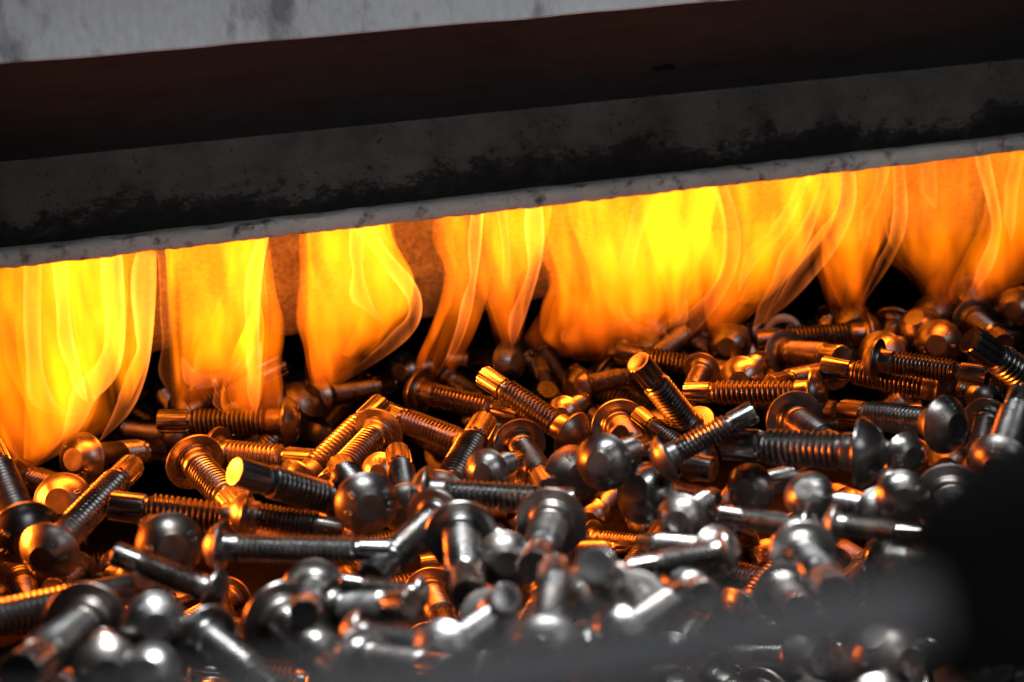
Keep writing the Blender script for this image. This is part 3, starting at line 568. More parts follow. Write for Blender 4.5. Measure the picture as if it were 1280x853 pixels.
    ('r27', 'S', 457.6, 1406.2, -9.4, -0.217, -0.972, -0.094, 2.84, 1.0, 'orange-lit bolt showing its domed head above and right of the reddish blurred dome'),
    ('r28', 'S', -268.1, 1229.9, -39.3, 0.59, 0.807, 0.033, 2.61, 1.0, 'mostly buried bolt, only a sliver of it showing in the shade near the flames'),
    ('r29', 'A', 98.6, 1280.2, -10.8, -0.185, 0.92, -0.347, 1.5, 1.0, 'orange-lit bolt showing its domed head left of the big blurred brown dome'),
    ('r30', 'A', 346.3, 1162.7, -59.3, 0.995, 0.06, 0.078, 5.98, 1.0, 'orange-lit bolt showing its threaded shank left of the silver-tipped bolt at right'),
    ('r32', 'S', 188.4, 1376.8, -46.0, 0.857, 0.253, 0.45, 1.29, 1.0, 'brown bolt showing its fluted tip above and right of the big blurred brown dome'),
    ('r33', 'A', 46.2, 1181.9, -56.5, 0.881, -0.416, -0.227, 4.16, 1.0, 'mostly buried bolt, only a sliver of it showing in the shade near the flames'),
    ('r34', 'A', 262.2, 1364.3, -21.9, -0.084, -0.986, 0.145, 3.7, 1.0, 'grey bolt showing its domed head behind the level bolt right of centre'),
    ('r35', 'A', 494.6, 1418.5, -63.5, 0.149, -0.989, 0.019, 1.75, 1.0, 'mostly buried bolt, only a sliver of it showing in the shade near the flames'),
    ('r36', 'S', 180.3, 1337.0, -43.6, -0.606, -0.726, 0.327, 5.88, 1.0, 'mostly buried bolt, only a sliver of it showing in the shade near the flames'),
    ('r37', 'A', 36.9, 1287.9, -38.7, -0.961, 0.066, -0.267, 2.57, 1.0, 'mostly buried bolt, only a sliver of it showing in the shade near the flames'),
    ('r38', 'A', -7.1, 1195.6, -71.9, 0.345, -0.669, 0.658, 3.74, 1.0, 'orange-lit bolt showing its fluted tip left of the brown dome under the broad flame'),
    ('r39', 'S', 454.3, 1363.5, -60.9, -0.839, -0.456, 0.296, 0.57, 1.0, 'mostly buried bolt, only a sliver of it showing in the shade near the flames'),
    ('r40', 'S', -247.3, 1491.9, -32.5, -0.586, -0.797, 0.146, 5.59, 1.0, 'mostly buried bolt, only a sliver of it showing in the shade near the flames'),
    ('r41', 'S', -84.3, 1399.5, -33.3, -0.088, 0.995, -0.044, 0.65, 1.0, 'mostly buried bolt, only a sliver of it showing in the shade near the flames'),
    ('r42', 'A', -278.2, 1236.8, -2.5, 0.445, -0.828, -0.341, 2.47, 1.0, 'orange-lit bolt showing its domed head behind the ring-headed bolt below the left flame'),
    ('r43', 'A', -270.9, 1375.9, -62.8, -0.716, -0.416, 0.56, 5.56, 1.0, 'mostly buried bolt, only a sliver of it showing in the shade near the flames'),
    ('r44', 'A', 249.3, 1243.6, -25.3, -0.029, -0.97, -0.24, 5.93, 1.0, 'mostly buried bolt, only a sliver of it showing in the shade near the flames'),
    ('r45', 'S', 155.4, 1342.4, -17.5, 0.766, -0.64, -0.068, 5.68, 1.0, 'mostly buried bolt, only a sliver of it showing in the shade near the flames'),
    ('r46', 'A', 238.9, 1191.8, -10.8, -0.353, 0.684, -0.639, 5.2, 1.0, 'mostly buried bolt, only a sliver of it showing in the shade near the flames'),
    ('r47', 'A', 228.7, 1342.1, -38.0, -0.709, 0.634, 0.308, 1.47, 1.0, 'mostly buried bolt, only a sliver of it showing in the shade near the flames'),
    ('r48', 'A', 6.8, 1335.5, -13.7, 0.677, 0.075, -0.733, 0.2, 1.0, 'dark bolt showing its smooth neck right of the smooth brown shank at the back'),
    ('r49', 'A', -315.8, 1283.9, -19.3, 0.664, -0.537, -0.52, 2.84, 1.0, 'mostly buried bolt, only a sliver of it showing in the shade near the flames'),
    ('r50', 'A', -289.8, 1314.8, -38.8, 0.698, 0.659, 0.279, 0.4, 1.0, 'orange-lit bolt showing its threaded shank right of the bolt poking up through the left flame'),
    ('r51', 'A', -67.6, 1201.0, -67.7, -0.221, -0.861, 0.457, 6.03, 1.0, 'brown bolt showing its threaded shank just below the covered threaded bolt below the sharp one'),
    ('r52', 'S', -228.6, 1394.9, -43.6, -0.911, 0.413, 0.005, 0.05, 1.0, 'orange-lit bolt showing its domed head behind the bolt with a dark tip face'),
    ('r53', 'S', -271.1, 1409.7, -18.9, 0.39, -0.753, -0.53, 2.04, 1.0, 'orange-lit bolt showing its domed head behind the level bolt under the left flame'),
    ('r54', 'A', 562.6, 1466.5, -26.0, -0.611, -0.78, 0.137, 1.28, 1.0, 'mostly buried bolt, only a sliver of it showing in the shade near the flames'),
    ('r55', 'S', 466.8, 1311.5, -35.4, -0.648, 0.761, 0.032, 0.09, 1.0, 'dark bolt showing its domed head above and right of the silver-tipped bolt at right'),
    ('r57', 'A', -31.2, 1151.7, -50.9, 0.356, 0.92, 0.166, 0.48, 1.0, 'mostly buried bolt, only a sliver of it showing in the shade near the flames'),
    ('r58', 'S', 291.0, 1208.4, 7.3, 0.415, -0.158, -0.896, 5.65, 1.0, 'orange-lit bolt showing its domed head above and left of the tilted dome at right'),
    ('r59', 'S', 328.4, 1211.7, -1.2, -0.39, -0.77, -0.506, 4.32, 1.0, 'brown bolt showing its domed head above and left of the red-glowing bolt at right'),
    ('r60', 'A', 217.3, 1189.3, -57.2, -0.504, 0.851, 0.15, 2.32, 1.0, 'mostly buried bolt, only a sliver of it showing in the shade near the flames'),
    ('r61', 'S', -60.7, 1320.3, -26.2, 0.533, -0.79, -0.302, 5.29, 1.0, 'dark bolt showing its threaded shank behind the sharp bolt at the heap centre'),
    ('r62', 'S', -223.4, 1455.6, -38.7, 0.834, 0.548, -0.062, 5.0, 1.0, 'orange-lit bolt showing its threaded shank above and right of the mushroom-tilted head'),
    ('r63', 'A', 292.3, 1166.5, 1.5, -0.998, -0.039, 0.05, 2.05, 1.0, 'brown bolt showing its thread above and right of the blurred tilted head at the back'),
    ('r64', 'S', 80.2, 1213.6, -45.5, -0.282, 0.951, -0.125, 5.32, 1.0, 'mostly buried bolt, only a sliver of it showing in the shade near the flames'),
    ('r65', 'S', -174.0, 1218.2, -46.9, 0.556, 0.66, 0.506, 5.84, 1.0, 'dark bolt showing its threaded shank behind the glowing-tipped bolt slanting up right'),
]
FLAMES = [
    ['far left flame, the widest and yellowest, reaching lowest over the bolts', 0.85, 1.085, [[-0.1749, -0.0321, 0.1585], [-0.1792, -0.0361, 0.1296], [-0.1817, -0.042, 0.0946], [-0.1806, -0.0495, 0.0652], [-0.1741, -0.0639, 0.0357], [-0.1638, -0.0826, 0.0121], [-0.1571, -0.1159, -0.0011], [-0.1496, -0.1384, -0.009]], [[0.0087, 1.0, [[-0.114, 0.148], [-0.1226, 0.096], [-0.1254, 0.0607], [-0.1188, 0.0357], [-0.1028, 0.0274]]], [0.0076, 1.0, [[-0.0968, 0.146], [-0.1009, 0.0932], [-0.098, 0.0569], [-0.0964, 0.0356]]], [0.0094, 1.2, [[-0.0593, 0.1415], [-0.0643, 0.0885], [-0.0723, 0.0594], [-0.0895, 0.0437], [-0.1, 0.027], [-0.1172, 0.0064], [-0.1437, -0.0067]]], [0.0095, 0.9, [[-0.0354, 0.1387], [-0.0443, 0.0859], [-0.0524, 0.0567], [-0.0679, 0.0285], [-0.0924, 0.0064]]]], [[[-0.099, -0.0553, 0.1437], [-0.102, -0.0626, 0.0908], [-0.1006, -0.0701, 0.0612], [-0.0963, -0.0805, 0.0435], [-0.0964, -0.0908, 0.0352]], [[-0.1332, -0.089, 0.1477], [-0.1425, -0.0953, 0.0837], [-0.1421, -0.0974, 0.0479], [-0.1464, -0.1073, 0.0187], [-0.1498, -0.1331, -0.0033]]]],
    ['second flame from the left, square-shouldered, its right edge a bright upright streak', 1.0, 1.091, [[-0.0286, 0.0477, 0.1512], [-0.0305, 0.0414, 0.1155], [-0.033, 0.0338, 0.0795], [-0.0351, 0.0283, 0.0555], [-0.0369, 0.0159, 0.038], [-0.038, -0.0093, 0.0275], [-0.0387, -0.0282, 0.019]], [[0.0079, 1.2, [[0.0464, 0.1409], [0.0372, 0.1116], [0.0308, 0.0756], [0.0274, 0.039], [0.0221, 0.0117]]], [0.0084, 0.7, [[-0.027, 0.0587], [-0.0162, 0.0412], [0.0013, 0.0376], [0.0155, 0.0455], [0.0271, 0.0607]]], [0.0054, 0.35, [[-0.0276, 0.1375], [-0.0325, 0.0838], [-0.0356, 0.0476], [-0.0376, 0.0233]]]], [[[0.021, 0.0481, 0.1423], [0.015, 0.0415, 0.1188], [0.0023, 0.033, 0.0896], [-0.0163, 0.0232, 0.0607], [-0.0216, 0.0048, 0.0438]]]],
    ['small low flame tongue hanging in front of the bolt that pokes up at left', 1.1, 1.055, [[0.0307, 0.033, 0.0999], [0.0229, 0.035, 0.0795], [0.0121, 0.0327, 0.0625], [0.0035, 0.0293, 0.0453], [-0.0033, 0.0271, 0.0279], [-0.0026, 0.0233, 0.0161], [0.0075, 0.019, 0.0096]], [[0.0053, 0.5, [[0.0144, 0.0546], [0.0037, 0.0441], [-0.0031, 0.027], [-0.001, 0.0165]]], [0.0065, 0.8, [[0.03, 0.0674], [0.0265, 0.0439], [0.0202, 0.0135]]]], []],
    ['third flame, leaf-shaped, with a thick pale edge bulging to the right', 1.0, 1.085, [[0.0765, 0.1404, 0.1553], [0.0744, 0.1408, 0.128], [0.0714, 0.1503, 0.103], [0.0698, 0.1537, 0.0844], [0.0681, 0.1491, 0.0662], [0.0671, 0.1303, 0.0488], [0.0664, 0.1076, 0.0347], [0.0681, 0.0863, 0.0205]], [[0.0091, 1.1, [[0.1219, 0.1416], [0.1274, 0.1257], [0.1365, 0.1086], [0.1467, 0.0937], [0.1517, 0.0781], [0.1474, 0.0624], [0.1308, 0.0483], [0.104, 0.0324], [0.0803, 0.0207]]], [0.0079, 0.8, [[0.1155, 0.1393], [0.1107, 0.1092], [0.1138, 0.0841], [0.1227, 0.0644]]]], [[[0.1114, 0.1417, 0.1442], [0.1115, 0.1426, 0.1196], [0.1116, 0.1521, 0.0943], [0.1091, 0.1459, 0.0731], [0.1008, 0.1253, 0.0562], [0.0899, 0.1051, 0.0427]]]],
    ['slim flame with a pale right edge just left of the middle', 0.8, 1.089, [[0.1823, 0.2161, 0.1514], [0.181, 0.2099, 0.1175], [0.1857, 0.204, 0.0925], [0.1792, 0.1962, 0.0682], [0.1676, 0.1846, 0.0444], [0.1599, 0.1718, 0.0267], [0.1576, 0.1633, 0.0185]], [[0.0062, 1.0, [[0.2098, 0.144], [0.2035, 0.1103], [0.1964, 0.0861], [0.188, 0.0619], [0.1757, 0.0381], [0.1596, 0.0199]]]], []],
    ['slim flame with a whitish ribbon edge at the middle, dark gap on its right', 0.9, 1.085, [[0.211, 0.2692, 0.1531], [0.2073, 0.2631, 0.1194], [0.2058, 0.2528, 0.0949], [0.2094, 0.2413, 0.0701], [0.2137, 0.2361, 0.0512], [0.217, 0.2311, 0.034]], [[0.0087, 1.4, [[0.2529, 0.1424], [0.2522, 0.1111], [0.2458, 0.0866], [0.2342, 0.0627], [0.2231, 0.0437], [0.2183, 0.0348]]], [0.005, 0.6, [[0.2258, 0.1404], [0.2236, 0.1082], [0.2177, 0.0774]]]], []],
    ['broadest central flame, its yellow right edge curling under at the bottom', 0.75, 1.085, [[0.2565, 0.4031, 0.156], [0.2587, 0.4067, 0.1272], [0.2625, 0.4091, 0.1013], [0.2664, 0.4062, 0.0756], [0.2605, 0.395, 0.0573], [0.255, 0.3766, 0.0427], [0.2511, 0.3599, 0.031], [0.263, 0.3387, 0.0206]], [[0.0103, 0.9, [[0.3996, 0.139], [0.4074, 0.1124], [0.4086, 0.0864], [0.4012, 0.0644], [0.3856, 0.0435], [0.3651, 0.0291], [0.3399, 0.0278], [0.3186, 0.0378], [0.3069, 0.0548]]], [0.0089, 0.7, [[0.3398, 0.1328], [0.3275, 0.1023], [0.3126, 0.0721]]], [0.0089, 0.5, [[0.2573, 0.0341], [0.2842, 0.0396], [0.3126, 0.0444]]], [0.0077, 0.4, [[0.3598, 0.0598], [0.3553, 0.0408], [0.3401, 0.0298]]]], [[[0.2766, 0.4015, 0.1519], [0.2799, 0.3987, 0.1201], [0.2897, 0.389, 0.0881], [0.2936, 0.3732, 0.0631], [0.3045, 0.3577, 0.0407]], [[0.341, 0.4043, 0.1419], [0.3413, 0.4082, 0.1097], [0.3482, 0.4047, 0.0772], [0.3525, 0.3895, 0.0519], [0.3507, 0.3709, 0.0336]]]],
    ['flame right of the broad central one, with two yellow streaks sweeping down left', 0.85, 1.089, [[0.4007, 0.5157, 0.1521], [0.4013, 0.5104, 0.1199], [0.4024, 0.4999, 0.0943], [0.3953, 0.4768, 0.0698], [0.3876, 0.4467, 0.0458], [0.3899, 0.4235, 0.0273], [0.3987, 0.4124, 0.0182]], [[0.0111, 1.1, [[0.5113, 0.1433], [0.509, 0.114], [0.4964, 0.089], [0.4768, 0.0649], [0.4529, 0.0413], [0.4284, 0.0245]]], [0.0091, 0.9, [[0.4717, 0.1409], [0.4502, 0.1009], [0.426, 0.0775], [0.4058, 0.0524]]], [0.0085, 0.9, [[0.4899, 0.141], [0.4691, 0.0922], [0.4483, 0.0617], [0.4248, 0.0316], [0.4114, 0.0214]]]], [[[0.4515, 0.5155, 0.1462], [0.452, 0.5085, 0.1106], [0.4429, 0.4924, 0.0858], [0.4269, 0.465, 0.062], [0.4146, 0.4388, 0.0413]]]],
    ['narrow orange flame between two dark gaps on the right', 0.6, 1.091, [[0.5017, 0.5655, 0.1508], [0.5006, 0.5596, 0.1182], [0.4966, 0.5514, 0.0858], [0.4945, 0.5372, 0.06], [0.5001, 0.525, 0.0403], [0.5058, 0.5143, 0.0225]], [[0.0086, 0.9, [[0.5596, 0.1448], [0.5569, 0.1086], [0.55, 0.0828], [0.5341, 0.0545], [0.5132, 0.0255]]], [0.0073, 0.6, [[0.5436, 0.1432], [0.5271, 0.1053], [0.5211, 0.0728]]]], []],
    ['dim flame with a dark middle, second from the right edge', 0.36, 1.093, [[0.556, 0.6544, 0.1467], [0.556, 0.6502, 0.1169], [0.5551, 0.6429, 0.0838], [0.564, 0.63, 0.0569], [0.5808, 0.6176, 0.0363], [0.5955, 0.6059, 0.0156]], [[0.0094, 1.1, [[0.6366, 0.1435], [0.6431, 0.1058], [0.6429, 0.0787], [0.6323, 0.0527], [0.6135, 0.029], [0.6, 0.0156]]], [0.0093, 0.5, [[0.588, 0.1419], [0.5806, 0.1194], [0.585, 0.0988]]]], []],
    ['flame cut by the right edge of the picture', 0.5, 1.085, [[0.6458, 0.7209, 0.1486], [0.6418, 0.7134, 0.1089], [0.6338, 0.7055, 0.076], [0.6203, 0.6964, 0.0501], [0.6094, 0.6816, 0.0312], [0.6049, 0.6568, 0.0207], [0.6073, 0.6302, 0.014]], [[0.008, 0.8, [[0.6661, 0.145], [0.6558, 0.0978], [0.6433, 0.0654]]], [0.0081, 0.5, [[0.6106, 0.0205], [0.6421, 0.0234], [0.6692, 0.0351], [0.6896, 0.06]]]], []],
]

# ------------------------------------------------------------------ the furnace mouth (beam frame: along, away, up)
RZ = Matrix.Rotation(YAW, 4, 'Z')
def BW(s, w, z):                       # beam coordinates -> world
    v = RZ @ Vector((s, w, 0)); return Vector((v.x, v.y, z))

def extrude_profile(name, prof, s0, s1, n, mat, parent, origin, jag=None, sharp=30):
    """a closed (away, up) outline swept along the beam; jag(s, i) -> (dw, dz) roughens point i"""
    rings = []
    for k in range(n + 1):
        s = s0 + (s1 - s0) * k / n
        ring = []
        for i, (w, z) in enumerate(prof):
            dw, dz = jag(s, i) if jag else (0, 0)
            ring.append((s - origin[0], w + dw - origin[1], z + dz - origin[2]))
        rings.append(ring)
    V, Fc = rings_mesh(rings)
    me = mesh_from(name, V, Fc, mat, sharp)
    o = obj(name, me, parent)
    o.location = origin
    return o

hood = link(bpy.data.objects.new('furnace_hood', None))
hood.rotation_euler = (0, 0, YAW)
tag(hood, 'long grey steel hood beam crossing the top of the picture above the flames', 'furnace hood')
S0, S1 = -0.75, 1.25
def nz(s, a, f, seed): return a * noise.noise(Vector((s * f, seed, 0.3)))
extrude_profile('front_plate', [(0.870, 0.2640), (0.8712, 0.2630), (0.8740, 0.2630), (0.8740, 0.470), (0.870, 0.470)], S0, S1, 120, M_PLATE, hood,
                (0, 0.87, 0.26), lambda s, i: (0, nz(s, 0.0012, 22, 4.0) if i < 3 else 0))
extrude_profile('recess_panel', [(0.8732, 0.2648), (1.0492, 0.2114), (1.0492, 0.2180), (0.8732, 0.2714)], S0, S1, 8, M_SOFFIT, hood, (0, 0.9, 0.21))
extrude_profile('lower_web', [(1.0480, 0.2350), (1.0480, 0.1402), (1.0565, 0.1402), (1.0565, 0.2350)], S0, S1, 160, M_WEB, hood, (0, 1.05, 0.152),
                lambda s, i: (0, nz(s, 0.0012, 16, 9.0) if i in (0, 3) else 0))
def lipjag(s, i):
    if i in (2, 3, 4, 5): return (nz(s, 0.0010, 70, 2.0), nz(s, 0.0009, 140, 7.0) + nz(s, 0.0010, 35, 3.0))
    return (nz(s, 0.0008, 60, 5.0), nz(s, 0.0008, 50, 6.0))
extrude_profile('bottom_lip', [(1.0500, 0.1530), (1.0390, 0.1515), (1.0350, 0.1490), (1.0340, 0.1440), (1.0360, 0.1395), (1.0400, 0.1385), (1.0500, 0.1388), (1.0500, 0.1450)],
                S0, S1, 900, M_LIP, hood, (0, 1.03, 0.14), lipjag, 50)
extrude_profile('hood_light_block', [(0.873, 0.300), (1.32, 0.300), (1.32, 0.310), (0.873, 0.310)], S0, S1, 2, M_SOFFIT, hood, (0, 0.9, 0.3))  # unseen roof added to stop overhead light falling in behind the plate
# a torn patch of flaked paint on the recess
fl = []
for k in range(22):
    a = 2 * PI * k / 22
    r = 0.0042 * (0.6 + 0.7 * rnd.random())
    fl.append((r * 2.2 * math.cos(a), r * math.sin(a)))
sv = math.atan2(0.2114 - 0.2648, 0.176)
V, Fc = [], []
for dz in (-0.0012, -0.0002):
    for x, y in fl:
        V.append((x, y * math.cos(sv), y * math.sin(sv) + dz))
n = len(fl)
Fc = [tuple(range(n)), tuple(range(2 * n - 1, n - 1, -1))] + [(i, (i + 1) % n, n + (i + 1) % n, n + i) for i in range(n)]
pf = obj('paint_flake', mesh_from('paint_flake', V, Fc, M_BED, 30), hood)
pf.location = (0.335, 0.985, 0.2648 - (0.985 - 0.8732) * 0.3034 - 0.0008)

# refractory lining behind the flames
wall = link(bpy.data.objects.new('refractory_wall', None)); wall.rotation_euler = (0, 0, YAW)
tag(wall, 'rough cast refractory wall glowing yellow behind the flames', 'furnace wall')
NS, NZ = 520, 92
V, Fc = [], []
for j in range(NZ + 1):
    for i in range(NS + 1):
        s = -0.35 + 1.4 * i / NS
        zb = 0.052 + nz(s, 0.006, 14, 1.7) + nz(s, 0.003, 60, 8.0)
        if s > 0.28: zb += 0.012 * min(1, (s - 0.28) / 0.1)
        z = zb + (0.299 - zb) * (j / NZ)
        p = Vector((s, 0, z))
        d = 0.0022 * noise.noise(p * 330) + 0.0020 * noise.noise(p * 620 + Vector((5, 1, 2))) + 0.004 * noise.noise(p * 25)
        round_ = 0.050 * max(0, 1 - j / 17) ** 2
        V.append((s, d + round_, z))
for j in range(NZ):
    for i in range(NS):
        a = j * (NS + 1) + i
        Fc.append((a, a + 1, a + NS + 2, a + NS + 1))
# back, underside
nb = len(V)
V += [(-0.35, 0.16, 0.06), (1.05, 0.16, 0.06), (1.05, 0.16, 0.299), (-0.35, 0.16, 0.299)]
Fc.append((nb, nb + 1, nb + 2, nb + 3))
bot = list(range(0, NS + 1)); Fc.append(tuple(bot + [nb + 1, nb]))
top = list(range(NZ * (NS + 1), (NZ + 1) * (NS + 1))); Fc.append(tuple(top + [nb + 2, nb + 3]))
lining = obj('lining', mesh_from('lining', V, Fc, M_REFR, 0), wall)
lining.location = (0, 1.135, 0)

# bed under the heap
V = [(-1.6, 0.1, 0), (1.8, 0.1, 0), (1.8, 2.2, 0), (-1.6, 2.2, 0), (-1.6, 0.1, -0.01), (1.8, 0.1, -0.01), (1.8, 2.2, -0.01), (-1.6, 2.2, -0.01)]
Fc = [(0, 1, 2, 3), (7, 6, 5, 4), (0, 4, 5, 1), (1, 5, 6, 2), (2, 6, 7, 3), (3, 7, 4, 0)]
bed = structure(obj('conveyor_floor', mesh_from('conveyor_floor', V, Fc, M_BED, 30))); bed.location = (0, 0, -0.098)

# the unlit inside of the furnace beyond the lining
V = [(-1.2, 0, -0.2), (1.9, 0, -0.2), (1.9, 0, 0.5), (-1.2, 0, 0.5), (-1.2, 0.02, -0.2), (1.9, 0.02, -0.2), (1.9, 0.02, 0.5), (-1.2, 0.02, 0.5)]
inner_wall = structure(obj('furnace_back_wall', mesh_from('furnace_back_wall', V, [(0, 1, 2, 3), (7, 6, 5, 4), (0, 4, 5, 1), (1, 5, 6, 2), (2, 6, 7, 3), (3, 7, 4, 0)], M_PITCH, 30)))
inner_wall.location = BW(0, 1.75, 0); inner_wall.rotation_euler = (0, 0, YAW)

# ------------------------------------------------------------------ bolts
MM = 0.001
PITCH = 3.4
def head_mesh():
    prof = [(0, -12.0), (4.0, -12.05), (7.6, -12.2), (8.1, -12.15), (8.5, -11.85), (10.6, -10.6), (12.6, -9.2), (14.4, -7.6), (15.9, -5.9), (17.1, -4.1), (17.8, -2.9),
            (18.3, -2.3), (18.6, -1.9), (18.6, -0.6), (18.3, -0.15), (17.7, 0.0), (12.6, 0.05), (12.2, 0.5), (11.4, 0.6)]
    V, Fc = lathe([(r * MM, z * MM) for r, z in prof], 48)
    return mesh_from('head', V, Fc, M_HEAD, 24)
def neck_mesh(zn):
    prof = [(11.6, 0.55), (11.2, 0.9), (10.5, 1.6), (10.15, 2.6), (10.05, 4.0), (10.0, zn - 1.0), (9.7, zn - 0.4), (8.3, zn + 0.3), (8.05, zn + 0.6)]
    V, Fc = lathe([(r * MM, z * MM) for r, z in prof], 40)
    return mesh_from('neck', V, Fc, M_HEAD, 40)
def thread_mesh(z0, z1, seg=36, PITCH=PITCH):
    """a true helical ridge"""
    turns = (z1 - z0) / PITCH
    rows = [(0.0, 8.0), (0.14, 8.0), (0.44, 9.75), (0.56, 10.0), (0.70, 9.75)]
    zs = []
    k = -1
    while k * PITCH < (z1 - z0) + PITCH:
        for f, r in rows: zs.append(((k + f) * PITCH, r))
        k += 1
    rings = []
    for dz, r in zs:
        ring = []
        for i in range(seg):
            u = i / seg
            z = z0 + dz + u * PITCH
            zc = min(max(z, z0), z1)
            fade = min(1, max(0, (zc - z0) / 1.5), max(0, (z1 - zc) / 3.2))
            rr = 8.0 + (r - 8.0) * fade
            ring.append((rr * MM * math.cos(2 * PI * u), rr * MM * math.sin(2 * PI * u), zc * MM))
        rings.append(ring)
    V = []; Fc = []
    for r in rings: V += r
    n = seg
    for i in range(len(rings) - 1):
        for j in range(n):
            a = i * n + j; b = i * n + (j + 1) % n
            if j < n - 1: q = (a, b, b + n, a + n)
            else:
                # the seam: the last column joins the first one a full turn up
                i2 = i + len(rows)
                if i2 + 1 >= len(rings): continue
                b2 = i2 * n; q = (a, b2, b2 + n, a + n)
            if len({V[x] for x in q}) >= 3: Fc.append(q)
    me = bpy.data.meshes.new('thread')
    me.from_pydata(V, [], Fc)
    bm = bmesh.new(); bm.from_mesh(me)
    bmesh.ops.remove_doubles(bm, verts=bm.verts, dist=1e-6)
    bmesh.ops.dissolve_degenerate(bm, dist=1e-7, edges=bm.edges)
    loose = [v for v in bm.verts if not v.link_faces]
    bmesh.ops.delete(bm, geom=loose, context='VERTS')
    bmesh.ops.recalc_face_normals(bm, faces=bm.faces)
    bm.to_mesh(me); bm.free()
    for p in me.polygons: p.use_smooth = True
    me.set_sharp_from_angle(angle=math.radians(32))
    me.materials.append(M_THREAD); me.materials.append(M_ROOT_DARK)
    for p in me.polygons:                       # roots coloured dark: crease shade put into the colour so ridges read
        if sum(math.hypot(me.vertices[i].co.x, me.vertices[i].co.y) for i in p.vertices) / len(p.vertices) < 8.35 * MM: p.material_index = 1
    return me
def spline_mesh(z0, z1):
    def lobes(scale, rmax=99):
        pts = []
        for k in range(12):
            for f, r in ((0.0, 7.75), (0.14, 7.75), (0.22, 8.65), (0.42, 8.75), (0.66, 8.75), (0.86, 8.65), (0.94, 7.75)):
                a = 2 * PI * (k + f) / 12
                rr = min(r * scale, rmax)
                pts.append((rr * math.cos(a), rr * math.sin(a)))
        return pts
    rings = []
    def circ(r, z): 
        n = 84
        return [(r * MM * math.cos(2 * PI * (k / 84)), r * MM * math.sin(2 * PI * (k / 84)), z * MM) for k in range(n)]
    base = lobes(1.0)
    ang = [math.atan2(y, x) for x, y in base]
    def round_(r, z): return [(r * MM * math.cos(a), r * MM * math.sin(a), z * MM) for a in ang]
    rings.append(round_(7.95, z0 - 2.6))
    rings.append(round_(7.2, z0 - 2.0))
    rings.append(round_(7.0, z0 - 0.7))
    rings.append([(x * .93 * MM, y * .93 * MM, (z0 - 0.2) * MM) for x, y in base])
    for z, sc in ((z0 + 0.4, 1.0), (z1 - 1.1, 1.0), (z1 - 0.5, 0.985)):
        rings.append([(x * sc * MM, y * sc * MM, z * MM) for x, y in base])
    rings.append(round_(8.0, z1 - 0.05))
    rings.append(round_(7.4, z1))
    rings.append(round_(5.0, z1 - 0.35))
    rings.append(round_(0.5, z1 - 0.5))
    V, Fc = rings_mesh(rings)
    return mesh_from('spline_end', V, Fc, M_SPLINE, 28)

def dome_z(r):
    pr = [(8.5, -11.85), (10.6, -10.6), (12.6, -9.2), (14.4, -7.6), (15.9, -5.9), (17.1, -4.1)]
    for (r0, z0), (r1, z1) in zip(pr, pr[1:]):
        if r <= r1: return z0 + (z1 - z0) * (r - r0) / (r1 - r0)
    return -5.0
GLYPH = {'0': [[(math.cos(a) * .32 + .4, math.sin(a) * .5 + .5) for a in [2 * PI * k / 10 for k in range(11)]]],
         '8': [[(math.cos(a) * .27 + .4, math.sin(a) * .26 + .76) for a in [2 * PI * k / 8 for k in range(9)]],
               [(math.cos(a) * .32 + .4, math.sin(a) * .27 + .25) for a in [2 * PI * k / 8 for k in range(9)]]],
         '1': [[(.2, .75), (.45, 1.0), (.45, 0.0)]],
         'S': [[(.7, .85), (.45, 1.0), (.15, .85), (.2, .6), (.55, .45), (.7, .2), (.4, 0.0), (.1, .12)]]}
def marks_mesh():
    V, Fc = [], []
    def tube(pts, rad):
        rings = []
        for i, p in enumerate(pts):
            a = pts[max(i - 1, 0)]; b = pts[min(i + 1, len(pts) - 1)]
            d = (Vector(b) - Vector(a)).normalized()
            nrm = Vector((p[0], p[1], -14)).normalized()
            nrm = Vector((p[0], p[1], p[2] * 1.2)).normalized()
            side = d.cross(nrm).normalized()
            up = side.cross(d)
            rings.append([tuple((Vector(p) + side * rad * math.cos(t) + up * rad * math.sin(t)) * MM) for t in [2 * PI * k / 6 for k in range(6)]])
        v, f = rings_mesh(rings); o = len(V)
        V.extend(v); Fc.extend([tuple(x + o for x in q) for q in f])
    def put(ch, az, size=3.6, r0=10.6):
        for stroke in GLYPH[ch]:
            pts = []
            for x, y in stroke:
                r = r0 + y * size
                a = az - (x - .4) * size / 12.4
                pts.append((r * math.cos(a), r * math.sin(a), dome_z(r)))
            tube(pts, 0.42)
    put('0', 0.2); put('8', 1.1)
    put('1', 3.2); put('0', 3.52); put('S', 3.84)
    return mesh_from('raised_mark', V, Fc, M_HEAD, 0)

HEAD = head_mesh(); MARK = marks_mesh()
KIND = {'A': (13, 68), 'S': (9, 52), 'L': (42, 68), 'M': (13, 80), 'N': (13, 98)}      # thread start and end, mm from the bearing face
PARTS = {}
for kd, (za, zb) in KIND.items():
    PARTS[kd] = (neck_mesh(za), thread_mesh(za, zb, 36, 4.2 if kd in 'MN' else PITCH), spline_mesh(zb + 2.2, {'S': 74, 'M': 104, 'N': 122}.get(kd, 92)))

